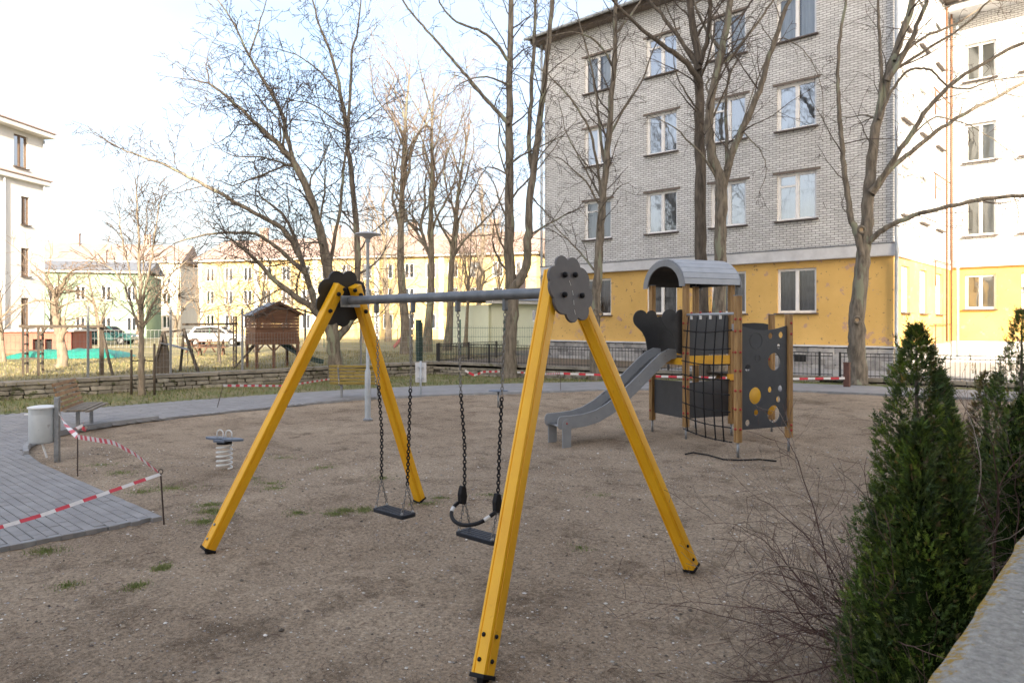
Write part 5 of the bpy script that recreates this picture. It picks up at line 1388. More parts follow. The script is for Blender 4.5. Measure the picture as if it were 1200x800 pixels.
def tree(label, limbs, cz, seed, bark, twig, opt=None, flare=1.35, group='bare trees around the playground', knots=(), kids=1.0, name='bare_tree', maxlen=3.2):
    """limbs: (pixel path, start radius, end radius, depth drift)"""
    r = random.Random(seed); o = dict(OPT); o.update(opt or {})
    tb, twb = TB(), TB(); base = None
    for li, (pp, r0, r1, dz) in enumerate(limbs):
        m = len(pp); off = dz[0] if isinstance(dz, tuple) else 0; dd = dz[1] if isinstance(dz, tuple) else dz
        pts = [at(x, y, cz+off+(dd-off if isinstance(dz, tuple) else dd)*(i/(m-1))) for i, (x, y) in enumerate(pp)]
        if li == 0: base = pts[0].copy()
        pts = catm(pts, 4)
        for i in range(1, len(pts)-1): pts[i] = pts[i]+rvec(r)*(.012+.05*r1)
        n = len(pts); rad = []
        for i in range(n):
            t = i/(n-1); q = r0+(r1-r0)*t
            q *= 1+.05*math.sin(i*2.1+seed)+r.uniform(-.03,.03)
            if li == 0 and t < .12: q *= 1+(flare-1)*(1-t/.12)**2
            rad.append(q)
        tb.tube(pts, rad, 14 if r0 > .12 else sides(r0)+2)
        tot = sum((pts[i+1]-pts[i]).length for i in range(n-1))
        k = int(tot*o['main']*kids)
        for c in range(k):
            t = (o.get('t0', .32) if li == 0 else .08)+(1-(o.get('t0', .32) if li == 0 else .08))*((c+r.random())/k)**.62
            i = min(n-2, int(t*(n-1))); q = pts[i].lerp(pts[i+1], t*(n-1)-i); ax = (pts[i+1]-pts[i]).normalized()
            sd = rvec(r); sd = (sd-ax*sd.dot(ax)).normalized(); ang = R(r.uniform(30,75)); nd = (ax*math.cos(ang)+sd*math.sin(ang)+ZP*.12).normalized()
            rr = min(rad[i]*r.uniform(.12,.34), .042)
            sub(tb, twb, q, nd, min(maxlen, max(.6, rr*o['lenk']*r.uniform(.7,1.2))), max(rr, .007), 1, r, o)
        if pts[-1].z > 2.5 and r1 < .06:
            ax = (pts[-1]-pts[-3]).normalized()
            for c in range(3):
                sub(tb, twb, pts[-1], ax+rvec(r)*.32, min(2.6, max(.7, r1*75))*r.uniform(.7,1.1), r1*r.uniform(.6,.85), 1, r, o)
    root = empty(name, base, label, 'tree', group)
    mb = MB(); mb.v = tb.v; mb.f = tb.f; tr = mb.build('trunk', bark, root, smooth=True)
    mb = MB(); mb.v = twb.v; mb.f = twb.f; mb.build('crown', twig, root, smooth=True)
    for (x, y, s) in knots:
        c = at(x, y, cz-.02); f = CDIR(0,-1)
        mb = MB(); mb.tube([c+CDIR(s*math.cos(a*math.pi/6), -.16 if False else -.0)+ZP*(s*math.sin(a*math.pi/6))-CDIR(0,1)*.17 for a in range(12)], s*.42, 6, closed=True); k = mb.build('knot', bark, tr, smooth=True)
        mb = MB(); mb.lathe(c-CDIR(0,1)*.16, [(s*.95,0),(s*.8,.01)], 12, f); mb.build('cut_face', M['cut'], tr)
    return root
# big multi stemmed tree
tree('large spreading bare tree with many stems beside the olive bench', [
    ([(396,446),(393,425),(391,405),(390,385),(387,340),(381,300),(371,255),(352,205),(331,175),(312,156),(275,122),(245,98)], .27, .03, (0,-1.0)),
    ([(392,400),(380,378),(366,360),(340,343),(318,325),(300,305),(282,288),(267,279)], .15, .025, (0,-1.5)),
    ([(374,369),(366,345),(360,325),(352,300),(344,275),(330,250),(305,230)], .13, .03, (0,1.5)),
    ([(360,322),(338,302),(322,288),(300,274),(270,272),(240,275),(205,285)], .085, .02, (0,-1.2)),
    ([(352,300),(338,276),(322,262),(300,250),(250,222),(220,207),(190,192),(160,182),(143,175)], .10, .022, (0,-.8)),
    ([(350,203),(338,170),(328,128),(306,90),(290,62),(275,31),(253,-5)], .085, .02, (-.5,1.0)),
    ([(292,66),(300,40),(308,15),(318,-20)], .035, .012, 1.0),
    ([(393,398),(405,384),(415,365),(419,320),(417,260),(411,200),(406,153),(399,109),(390,69),(375,31),(365,-5)], .15, .025, (0,1.2)),
    ([(408,170),(410,110),(412,62),(419,37),(423,-5)], .06, .02, (.8,0)),
    ([(385,318),(392,280),(398,245),(402,200),(408,160)], .075, .03, (0,-.8)),
    ([(400,112),(380,90),(360,72),(335,60),(312,55)], .035, .01, -1.0),
    ([(404,150),(385,135),(365,122),(345,118),(322,112)], .035, .01, 1.0),
], 24.3, 11, M['bark'], M['twig'], kids=1.15, opt=dict(t0=.42, wob=.18, rmin=.0082, nc=(2.2,3.2,4.4), lenk=130))
# tall forked tree in the middle
tree('tall forked bare trunk beside the cloud shaped plate', [
    ([(597,446),(597,430),(598,395),(601,360),(599,335),(597,300),(597,250),(597,190),(597,130),(598,70),(599,-15)], .285, .09, (0,.3)),
    ([(602,338),(611,325),(617,308),(619,270),(621,235),(628,175),(634,130),(638,95),(643,45),(648,-15)], .175, .075, (0,-.6)),
    ([(624,205),(620,170),(621,130),(624,80),(627,30),(629,-15)], .09, .05, (-.2,.5)),
    ([(596,146),(583,130),(569,116),(552,95),(534,75),(510,46),(490,25),(468,-5)], .085, .03, 1.0),
    ([(596,72),(580,50),(560,35),(535,26),(518,8),(512,-10)], .06, .02, -1.2),
    ([(597,205),(575,196),(560,200)], .035, .012, .6), ([(598,100),(570,90),(545,95),(530,108)], .04, .012, -.8),
    ([(622,230),(640,250),(655,262)], .03, .01, .4),
], 26.0, 23, M['bark'], M['twig'], kids=.55, opt=dict(t0=.4, rmin=.008, nc=(1.6,2.2,3.0)))
tree('slim leaning bare trunk with a pruned knot against the brick block', [
    ([(698,446),(697,420),(697,390),(699,345),(702,300),(704,262),(707,225),(711,187),(715,140),(719,85),(721,30),(722,-15)], .19, .06, (0,-.3)),
    ([(705,232),(700,195),(692,156),(678,130),(664,110),(648,93),(632,80)], .055, .015, -1.0),
    ([(708,190),(702,140),(695,90),(686,50),(676,15)], .055, .02, 1.0),
    ([(712,165),(730,130),(752,95),(765,60),(780,30)], .045, .015, .8),
    ([(719,80),(700,50),(670,38),(640,45)], .045, .012, -.8), ([(721,40),(745,10),(760,-15)], .045, .02, .7),
    ([(706,215),(685,190),(665,160),(655,120)], .035, .01, 1.2),
], 24.0, 31, M['bark'], M['twig'], knots=((697,366,.10),(703,368,.07)), kids=.7, opt=dict(nc=(1.5,2.0,2.6), droop=-.05))
tree('dark straight bare trunk rising behind the tower roof', [
    ([(824,452),(823,420),(823,370),(822,310),(821,250),(821,180),(820,120),(818,80),(813,40),(806,-15)], .245, .10, (0,.4)),
    ([(820,95),(800,70),(776,53),(745,28),(720,3)], .095, .035, -1.2),
    ([(819,82),(803,55),(783,28),(765,5),(750,-15)], .075, .04, .8),
    ([(821,75),(830,40),(832,10),(832,-15)], .08, .05, -.4),
    ([(820,130),(806,112),(795,92),(788,60)], .035, .012, -.8),
], 22.3, 47, M['bark_dark'], M['twig'], kids=.45, opt=dict(nc=(1.5,2.0,2.4), droop=-.05, t0=.55))
tree('crooked forked bare trunk close beside the dark straight trunk', [
    ([(842,452),(843,420),(843,370),(844,310),(845,262),(846,230),(842,205),(834,180),(831,150),(833,118),(841,80),(850,40),(858,-15)], .225, .09, (0,-.4)),
    ([(846,232),(851,205),(858,178),(870,150),(882,125),(892,100),(902,65),(912,35),(925,0),(932,-20)], .125, .05, (-.1,-1.2)),
    ([(852,200),(852,160),(850,120),(855,85)], .07, .03, (-.3,.8)),
    ([(843,78),(862,60),(882,35),(900,10),(912,-15)], .06, .025, .9),
    ([(868,150),(880,165),(892,178),(898,200),(890,225)], .025, .008, -.6), ([(846,60),(825,30),(812,0)], .06, .03, .8),
    ([(866,155),(905,55),(930,50),(950,70),(962,100),(965,140)], .02, .008, -.9),
], 21.9, 59, M['bark'], M['twig'], kids=.5, opt=dict(nc=(1.5,2.0,2.4), droop=-.06, t0=.45))
tree('thick pruned bare tree with long side limbs at the block corner', [
    ([(1005,452),(1005,425),(1003,395),(1005,360),(1009,325),(1013,290),(1016,262),(1018,230),(1021,195),(1027,150),(1039,94),(1052,56),(1068,8),(1074,-15)], .25, .075, (0,.3)),
    ([(1010,300),(1003,272),(997,255),(992,220),(988,185),(985,150),(982,110),(982,78),(986,31),(993,-10)], .10, .035, (0,.9)),
    ([(1016,285),(1030,272),(1048,263),(1070,253),(1090,247),(1138,236),(1200,229),(1240,226)], .085, .04, (0,-1.8)),
    ([(1020,225),(1036,205),(1055,175),(1083,134),(1105,108),(1130,87),(1200,50),(1240,35)], .085, .035, (0,-1.6)),
    ([(1022,228),(1042,200),(1067,178),(1098,154),(1130,134),(1200,97),(1240,80)], .08, .035, (0,1.0)),
    ([(1030,140),(1042,112),(1055,92),(1067,82),(1080,80),(1092,83),(1104,95),(1118,103),(1140,103),(1161,95),(1200,90)], .045, .015, (0,-1.0)),
    ([(1040,95),(1062,60),(1075,30),(1086,0)], .085, .05, -.6), ([(1030,140),(1033,90),(1031,50),(1029,10),(1028,-15)], .06, .03, .8),
    ([(1048,72),(1080,45),(1120,28),(1165,0)], .05, .02, 1.2), ([(1044,85),(1080,62),(1130,30),(1170,-10)], .05, .02, -.9),
    ([(1058,172),(1090,140),(1115,140),(1145,152),(1180,175)], .03, .01, .6),
], 20.3, 71, M['bark'], M['twig'], flare=1.12, knots=((1006,258+12,.09),(1001,375,.09)), kids=.45, opt=dict(t0=.6, nc=(1.5,2.0,2.4), droop=-.04))
# trees beyond the wall
def far_tree(label, px, py, cz, H, r0, seed, bark=M['bark'], twig=M['twig'], spread=.42, nl=9, fork=.3, lean=0, lev=3, nc=(1.5,1.9,2.6), rmin=.008, group='bare trees beyond the stone wall', t0=.3, ups=.05):
    r = random.Random(seed); b = at(px, py, cz); b.z = LAWN_Z-.05; tb, twb = TB(), TB()
    o = dict(OPT); o.update(lev=lev, nc=nc, rmin=rmin*cz/40, up=ups, droop=ups*.6, wob=.13, lr=(.34,.62))
    pts = [b]; p = b.copy(); d = (ZP+CDIR(lean,0)).normalized(); n = 9
    for i in range(n): d = (d+rvec(r)*.05+ZP*.03).normalized(); p = p+d*(H*.8/n); pts.append(p)
    rad = [r0*(1.35 if i == 0 else 1)*(1-.85*i/n) for i in range(n+1)]; tb.tube(pts, rad, 9)
    for c in range(nl):
        t = fork+(1-fork)*(c+.3*r.random())/nl; i = min(n-1, int(t*n)); q = pts[i].lerp(pts[i+1], t*n-i)
        a = c*2.4+r.uniform(-.4,.4); sd = Vector((math.cos(a), math.sin(a), 0)); nd = (sd*spread*r.uniform(.7,1.4)+ZP).normalized()
        sub(tb, twb, q, nd, H*r.uniform(.42,.62)*(1.1-.65*t), rad[i]*r.uniform(.4,.6), 1, r, o)
    root = empty('bare_tree', b, label, 'tree', group)
    mb = MB(); mb.v = tb.v; mb.f = tb.f; mb.build('trunk', bark, root, smooth=True)
    mb = MB(); mb.v = twb.v; mb.f = twb.f; mb.build('crown', twig, root, smooth=True)
    return root
far_tree('straight bare tree with fan shaped crown behind the notice sign', 476, 430, 38, 18.5, .27, 101, M['bark'], M['twig_pale'], spread=.26, fork=.35, nl=12, nc=(1.2,1.5,1.9))
far_tree('bare tree with twin stems behind the green fence pillar', 500, 428, 41, 18.5, .26, 102, M['bark'], M['twig_pale'], spread=.32, fork=.25, nl=12, nc=(1.2,1.5,1.9))
far_tree('curved bare tree behind the green mesh fence', 524, 426, 43, 17.5, .24, 103, M['bark'], M['twig_pale'], spread=.36, fork=.3, nl=11, lean=.06, nc=(1.2,1.5,1.9))
far_tree('pale thin bare tree standing in front of the yellow house', 560, 420, 62, 17.5, .26, 104, M['bark_pale'], M['twig_pale'], spread=.3, fork=.2, nl=13, nc=(1.1,1.3,1.6))
far_tree('pale bare tree with broad crown in front of the yellow house', 455, 418, 66, 18, .28, 105, M['bark_pale'], M['twig_pale'], spread=.4, fork=.2, nl=13, nc=(1.1,1.3,1.6))
far_tree('sunlit bushy bare tree in front of the green house', 118, 420, 52, 7.0, .16, 106, M['bark_pale'], M['twig_pale'], spread=.9, fork=.2, nl=10, nc=(1.6,2,2.5))
far_tree('sunlit bushy bare tree between the green and the yellow house', 205, 418, 56, 7.8, .18, 107, M['bark_pale'], M['twig_pale'], spread=.9, fork=.18, nl=11, nc=(1.6,2,2.5))
far_tree('low dark bare tree behind the timber playhouse', 300, 420, 40, 5.8, .15, 108, M['bark_dark'], M['twig'], spread=1.1, fork=.2, nl=8, nc=(1.6,2,2.2))
far_tree('small sunlit bare tree beside the yellow house front', 345, 418, 58, 7.5, .17, 109, M['bark_pale'], M['twig_pale'], spread=.8, fork=.2, nl=10, nc=(1.5,1.8,2.2))
far_tree('small bare fruit tree with curving stems beside the playhouse ladder', 257, 424, 29, 2.9, .075, 110, M['bark_dark'], M['twig'], spread=.9, fork=.12, nl=6, nc=(2,2.6,3), rmin=.005)
far_tree('twiggy bare shrub tree beside the red shed', 4, 424, 30, 4.4, .10, 111, M['bark_pale'], M['twig'], spread=1.0, fork=.25, nl=8, nc=(1.8,2.2,2.6))
far_tree('thin bare tree in front of the annex', 545, 424, 50, 10, .15, 113, M['bark_pale'], M['twig_pale'], spread=.4, fork=.3, nl=8, nc=(1.2,1.5,1.8))
for k, (px_, cz_, H_, sd_) in enumerate(((232,64,8.5,201),(272,66,9.5,202),(312,62,8.0,203),(392,64,10.5,204),(424,60,13.0,205),(536,66,14.5,206),(588,64,15.0,207),(160,60,7.0,208),(60,58,6.5,209))):
    far_tree(['tan bare tree at the end of the yellow house facing the green house','tan bare tree before the yellow house behind the white car','tan bare tree rising above the playhouse roof','tan bare tree behind the big multi stemmed trunk','slender tan bare tree behind the lamp post','slender tan bare tree between the curved and the forked trunk','slender tan bare tree next to the tall forked trunk','tan bushy tree behind the staked young tree','tan bushy tree before the white building'][k], px_, 416, cz_, H_, .15, sd_, M['bark_pale'], M['twig_pale'], spread=.62 if H_ < 11 else .32, fork=.16, nl=10, nc=(1.2,1.5,1.7))
# pollarded tree in the sun
tree('sunlit pollarded fruit tree with crooked trunk beside the green tarpaulin', [
    ([(72,431),(74,415),(70,395),(66,375),(64,358),(66,345),(72,336)], .19, .09, .2),
    ([(71,400),(76,385),(73,372)], .10, .07, -.2), ([(66,348),(60,338),(55,325)], .08, .03, .3), ([(71,338),(78,325),(84,318)], .07, .03, -.4),
    ([(65,356),(50,352),(35,354),(20,362)], .05, .02, -.6), ([(70,338),(88,342),(102,348)], .05, .02, .5),
], 26.5, 121, M['bark_pale'], M['twig_pale'], kids=2.0, group='bare trees beyond the stone wall', maxlen=1.6)
# staked young tree
tree('young bare tree tied between two stakes in front of the stone wall', [
    ([(166,465),(166,440),(166,415),(166,395),(165,370),(165,340),(163,300),(162,262),(160,225)], .095, .016, .1),
    ([(166,393),(158,372),(150,345),(140,325),(122,310)], .045, .013, -.5), ([(166,390),(175,365),(188,340),(200,322),(220,305)], .045, .013, .5),
    ([(165,370),(158,340),(150,310),(143,280),(140,250)], .04, .013, .4), ([(165,360),(172,330),(178,300),(183,265),(186,240)], .04, .013, -.5),
    ([(165,378),(152,365),(138,352),(125,345)], .022, .006, .5), ([(165,340),(168,305),(170,275),(172,240)], .025, .006, .5), ([(166,385),(182,368),(195,352),(208,345)], .022, .006, -.4),
], 19.7, 131, M['bark_pale'], M['twig'], opt=dict(lev=2, nc=(2.0,2.5), rmin=.008, t0=.45, up=.1, droop=.08), kids=2.6, flare=1.1, maxlen=1.0)
for (bx, ty, lab) in ((154,411,'rough round timber stake tied to the young tree'), (181,404,'taller round timber stake beside the young tree')):
    p = gr(bx, 463, .04); st = empty('tree_stake', p, lab, 'stake', 'stakes of the young tree')
    mb = MB(); mb.tube([p-ZP*.1, p+ZP*.6, p+ZP*(zat(ty, 20.0))], [.036,.034,.032], 8); mb.build('pole', M['wood_dark'], st, smooth=True)
    mb = MB(); q = p+ZP*.95; q2 = at(166, 421, 19.7); mb.tube([q, q.lerp(q2,.5)-ZP*.02, q2], .015, 6); mb.build('tie', M['black_rubber'], st)
# ================================================================ thujas
def thuja(label, c, H, rad, seed, n, lead=0, dry=.03, subs=7):
    r = random.Random(seed); c = Vector(c)
    root = empty('thuja', c, label, 'shrub', 'thujas beside the concrete wall')
    mb = MB(); mb.tube([c-ZP*.05, c+ZP*H*.5, c+ZP*H*.95], [.035,.02,.004], 6); mb.build('trunk', M['bark_dark'], root)
    def prof(t): return (.72+.28*min(1,t/.16))*max(0.0, (1-max(0,t-.10)/.90))**.66
    # the main cone and side leaders that rise out of it
    cones = [(c, H, rad, 1.0)]
    for k in range(subs):
        a = k*2.399+seed; h = H*r.uniform(.55,.90); q = rad*r.uniform(.30,.55)
        cones.append((c+Vector((math.cos(a)*q, math.sin(a)*q, 0)), h, rad*r.uniform(.42,.60), .5))
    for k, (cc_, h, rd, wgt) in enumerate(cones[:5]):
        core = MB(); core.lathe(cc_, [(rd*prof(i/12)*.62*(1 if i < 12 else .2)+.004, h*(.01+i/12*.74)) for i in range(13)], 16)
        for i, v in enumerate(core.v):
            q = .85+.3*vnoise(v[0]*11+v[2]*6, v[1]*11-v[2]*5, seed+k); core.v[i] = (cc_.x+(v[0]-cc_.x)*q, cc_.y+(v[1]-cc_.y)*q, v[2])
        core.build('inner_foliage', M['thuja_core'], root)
    mb = MB()
    G = [(.052,.092,.016),(.078,.125,.022),(.110,.165,.030),(.062,.100,.030),(.150,.190,.042)]
    D = [(.20,.14,.06),(.15,.12,.05)]
    def frond(p, d, L_, wide, colr):
        """flat scaly spray: midrib with narrow alternating leaflets"""
        d = d.normalized(); s = d.cross(Vector((r.gauss(0,.6), r.gauss(0,.6), 1))).normalized(); nn_ = d.cross(s)
        k = 4
        for j in range(k):
            t = (j+.3)/k; q = p+d*(L_*t)
            for sg in (-1, 1):
                ll = L_*wide*(1.1-t)*r.uniform(.7,1.25); dir_ = (d*.95+s*sg*.62+nn_*r.uniform(-.25,.25)).normalized(); e = q+dir_*ll
                m_ = q.lerp(e,.5); wv = dir_.cross(nn_).normalized()*(ll*.13+.0008)
                n0 = len(mb.v); mb.v += [tuple(q), tuple(m_+wv), tuple(e), tuple(m_-wv)]; mb.f.append((n0,n0+1,n0+2,n0+3))
                kk = r.uniform(.7,1.3)*(.7+.65*t); cc = tuple(min(1,x*kk) for x in colr); mb.c += [cc]*4
        e = p+d*L_*1.15; wv = s*(L_*.035); n0 = len(mb.v); m_ = p+d*L_*.6
        mb.v += [tuple(p), tuple(m_+wv), tuple(e), tuple(m_-wv)]; mb.f.append((n0,n0+1,n0+2,n0+3)); mb.c += [tuple(x*1.2 for x in colr)]*4
    wsum = sum(h*rd for (_, h, rd, w) in cones)
    for (cc_, h, rd, wgt) in cones:
        for i in range(int(n*h*rd/wsum)):
            t = r.random()**1.3; z = h*(.005+.985*t); a = r.uniform(0, 6.283)
            lump = .78+.46*vnoise(a*2.6+seed, z*8, seed+3)
            rr = rd*prof(t)*lump*(.55+.53*r.random()**.7)
            p = cc_+Vector((math.cos(a)*rr, math.sin(a)*rr, z))
            out = Vector((math.cos(a), math.sin(a), 0)); d = out*r.uniform(.35,1.0)+ZP*r.uniform(.2,1.3)+rvec(r)*.25
            cc = r.choice(D) if r.random() < dry*(2.5*t) else r.choice(G)
            hue = vnoise(a*3+7, z*9, seed+9); k = .55+.95*hue; cc = (cc[0]*k, cc[1]*k, cc[2]*(1.25-.35*hue))
            frond(p, d, r.uniform(.026,.055)*(1.3 if r.random() < .12 else 1), r.uniform(.34,.5), cc)
    for j in range(lead):
        a = r.uniform(0, 6.283); b0 = c+Vector((math.cos(a)*.06, math.sin(a)*.06, H*r.uniform(.74,.93))); h = H*r.uniform(.09,.16)
        e = b0+Vector((math.cos(a)*.04, math.sin(a)*.04, h))
        for q in range(26):
            s_ = r.random(); p = b0.lerp(e, s_); aa = r.uniform(0,6.283)
            frond(p, Vector((math.cos(aa)*.5, math.sin(aa)*.5, 1.1)), r.uniform(.022,.045), .30, r.choice([(.15,.15,.045),(.10,.13,.035),(.19,.14,.06)]))
    mb.build('foliage', M['thuja'], root)
    return root
t1 = W2(2.03, 3.58); thuja('dense dark green thuja with pale leader shoots beside the reddish bare shrub', (t1[0], t1[1], 0), 2.0, .355, 5, 36000, lead=6)
t2 = W2(3.30, 4.62); thuja('tall thuja with sunlit tip at the end of the row', (t2[0], t2[1], 0), 2.10, .35, 6, 18000, lead=5)
t3 = W2(3.42, 5.15); thuja('smaller thuja with browned tip between its dense neighbours', (t3[0], t3[1], 0), 1.66, .26, 7, 11000, lead=4, dry=.3)
# ================================================================ bare shrubs in front of the thujas
def shrub(label, c, stems, seed, bark, L_=(1.0,1.7), name='bare_shrub'):
    r = random.Random(seed); c = Vector(c); tb = TB(); tb2 = TB(); root = empty(name, c, label, 'shrub', 'bare shrubs beside the concrete wall')
    o = dict(seg=(.09,.08,.06,.05), wob=.16, up=-.004, droop=0, rmin=.0013, lev=3, nc=(5.0,6.0,5.0), ang=(30,75), lr=(.22,.48))
    for (dx, el, l, r0, which) in stems:
        d = CDIR(dx[0], dx[1]); d = (d.normalized()*math.cos(R(el))+ZP*math.sin(R(el)))
        # arching stem
        n = 22; st = l/n; p = c+rvec(r)*.05; p.z = max(0, p.z); pts = [p]; rad = [r0]
        for i in range(n):
            d = (d+rvec(r)*.115-ZP*.022*(i/n)*2).normalized(); p = p+d*st; pts.append(p.copy()); rad.append(max(.0014, r0*(1-.85*(i+1)/n)))
        (tb if which else tb2).tube(pts, rad, 6)
        k = int(l*9)
        for q in range(k):
            t = .2+.8*(q+r.random())/k; i = min(n-1, int(t*n)); ax = (pts[i+1]-pts[i]).normalized(); sd = rvec(r); sd = (sd-ax*sd.dot(ax)).normalized()
            a = R(r.uniform(30,75)); nd = ax*math.cos(a)+sd*math.sin(a)
            sub(tb if which else tb2, tb if which else tb2, pts[i], nd, r.uniform(.15,.65)*(1.2-.6*t), max(.0014, rad[i]*.5), 2, r, o)
    for t_, m_, nm in ((tb, bark, 'dark_stems'), (tb2, M['shrub_pale'], 'pale_stems')):
        if t_.f:
            mb = MB(); mb.v = t_.v; mb.f = t_.f; mb.build(nm, m_, root, smooth=True)
    return root
r0_ = random.Random(77); stems = []
for i in range(40):
    stems.append(((-1.0+r0_.uniform(-.15,.35), r0_.uniform(-.8,.7)), r0_.uniform(14,72), r0_.uniform(.8,1.75), r0_.uniform(.005,.0095), r0_.random() < .62))
sc_ = W2(2.2, 4.2); shrub('tangled bare reddish shrub spreading from the dense thuja over the soil', (sc_[0], sc_[1], 0), stems, 5, M['shrub'])
stems = []
for i in range(14):
    stems.append(((-1.0+r0_.uniform(-.3,.8), r0_.uniform(-.9,.4)), r0_.uniform(12,50), r0_.uniform(.5,.95), r0_.uniform(.0035,.006), r0_.random() < .7))
sc_ = W2(1.72, 3.25); shrub('low bare shrub at the foot of the dense thuja', (sc_[0], sc_[1], 0), stems, 6, M['shrub'])
stems = []
for i in range(16):
    stems.append(((r0_.uniform(-.9,.9), r0_.uniform(-.8,.8)), r0_.uniform(42,80), r0_.uniform(1.2,2.0), r0_.uniform(.005,.009), r0_.random() < .45))
sc_ = W2(2.98, 4.5); shrub('bare shrub with pale arching canes between the thujas', (sc_[0], sc_[1], 0), stems, 8, M['shrub'])
# ================================================================ fences
# grey mesh fence on the left stone wall
def along(a, b, s):
    A_, B_ = Vector((*a,0)), Vector((*b,0)); return A_+(B_-A_).normalized()*s
mf = empty('mesh_fence', (*WALL[1], .5), 'grey wire mesh fence with steel posts on the stone wall', 'fence')
A_, B_ = Vector((*WALL[1],0)), Vector((*WALL[2],0)); X = (B_-A_).normalized(); nL = Vector((X.y,-X.x,0)); LL = (B_-A_).length
offW = -nL*.17
pme = None; s = -1.5; posts = []
while s < LL-.2:
    p = A_+X*s+offW; posts.append(p)
    if pme is None:
        mb = MB(); mb.box(p+ZP*1.47, (.06,.06,2.1), (X, nL, ZP)); ob = mb.build('post', M['steel'], mf, bevel=.004); pme = ob
    else: copy_obj(pme, 'post', mf, p+ZP*.42)
    s += 2.2
mb = MB(); z0, z1 = .50, 1.72
L0 = -1.5
nv = int((LL+1.4)/.10)
for k in range(nv): 
    q = A_+X*(L0+k*.10)+offW; mb.box(q+ZP*((z0+z1)/2), (.004,.004,z1-z0))
for k in range(7):
    z = z0+.02+k*.2; mb.bar(A_+X*L0+offW+ZP*z, A_+X*(L0+nv*.10)+offW+ZP*z, .005, .005)
w = mb.build('wire_mesh', M['steel'], mf); w['kind'] = 'stuff'
# black railing on the right wall
def railing(name, a, b, s0, s1, label, zfun, m, pick=.115, h=.70, post_every=2.4, rails=(.06,.60,.70), pw=.012, zpost=.05, postw=.06, single=True):
    A_, B_ = Vector((*a,0)), Vector((*b,0)); X = (B_-A_).normalized(); nr = Vector((X.y,-X.x,0))
    root = empty(name, A_+X*s0+ZP*zfun(s0), label, 'fence')
    n = int((s1-s0)/pick); me = None
    for k in range(n+1):
        s = s0+k*pick; q = A_+X*s
        if k % int(post_every/pick) == 0:
            mb = MB(); mb.box(q+ZP*(zfun(s)+h/2+zpost/2-.02), (postw, postw, h+zpost), (X, nr, ZP)); mb.build('post', m, root)
        else:
            if me is None:
                mb = MB(); mb.box(q+ZP*(zfun(s)+h/2), (pw, pw, h), (X, nr, ZP)); me = mb.build('picket', m, root)
            else: copy_obj(me, 'picket', root, q+ZP*zfun(s))
    for z in rails:
        mb = MB(); mb.bar(A_+X*s0+ZP*(zfun(s0)+z), A_+X*s1+ZP*(zfun(s1)+z), .03, .022); mb.build('rail', m, root)
    return root
L23 = (Vector((*WALL[3],0))-Vector((*WALL[2],0))).length
railing('iron_railing', WALL[2], WALL[3], .3, L23-.1, 'black iron railing on the wall before the brick block', lambda s: .55-.09*s/L23, M['black_iron'])
railing('iron_railing', WALL[3], WALL[4], .1, 8.0, 'black iron railing before the sunlit rear wing', lambda s: .46-.005*s, M['black_iron'])
# short railing going back from the corner + green mesh fence behind
cW = Vector((*WALL[2],0))
railing('iron_railing', WALL[2], (WALL[2][0]-2.0, WALL[2][1]+9), .3, 7.0, 'short black iron railing running back from the wall corner', lambda s: .52, M['black_iron'])
gf = empty('green_fence', at(505,420,36).xy.to_tuple()+(LAWN_Z,), 'green wire panel fence beyond the black railing', 'fence')
ga, gb = at(488,420,37), at(690,420,36); ga.z = gb.z = LAWN_Z; gx = (gb-ga).normalized(); gl = (gb-ga).length; gn = Vector((gx.y,-gx.x,0))
mb = MB()
for k in range(int(gl/.12)): mb.box(ga+gx*(k*.12)+ZP*.75, (.008,.008,1.5), (gx, gn, ZP))
for z in (.06,.5,.95,1.4): mb.bar(ga+ZP*z, gb+ZP*z, .016, .016)
w = mb.build('wire_panel', M['green_iron'], gf); w['kind'] = 'stuff'
for k in range(int(gl/2.3)+1):
    mb = MB(); mb.box(ga+gx*(k*2.3)+ZP*.9, (.07,.07,1.85), (gx, gn, ZP)); mb.build('post', M['green_iron'], gf)
gp = at(491.5, 424, 30); gp.z = LAWN_Z
gpl = empty('green_pillar', gp, 'dark green fence pillar beside the notice sign', 'post')
mb = MB(); mb.box(gp+ZP*.8, (.20,.20,1.7)); mb.build('pillar', M['dark_green'], gpl, bevel=.01); mb = MB(); mb.box(gp+ZP*1.70, (.13,.13,.14)); mb.build('cap', M['dark_green'], gpl)
# back fence at the street, wires only
bfa, bfb = at(-40,415,46), at(505,412,50); bfa.z = bfb.z = LAWN_Z; bx = (bfb-bfa).normalized(); bL = (bfb-bfa).length; bnn = Vector((bx.y,-bx.x,0))
bf = empty('street_fence', bfa, 'grey wire fence along the street at the back of the lawn', 'fence')
mb = MB()
for k in range(int(bL/.25)): mb.box(bfa+bx*(k*.25)+ZP*.6, (.012,.012,1.2), (bx, bnn, ZP))
for z in (.1,.65,1.2): mb.bar(bfa+ZP*z, bfb+ZP*z, .02, .02)
w = mb.build('wire_mesh', M['steel'], bf); w['kind'] = 'stuff'
for k in range(int(bL/2.5)+1):
    mb = MB(); mb.box(bfa+bx*(k*2.5)+ZP*.65, (.05,.05,1.3), (bx, bnn, ZP)); mb.build('post', M['green_iron'], bf)
# ================================================================ play equipment beyond the wall
def lz(p): p = Vector(p); p.z = LAWN_Z; return p
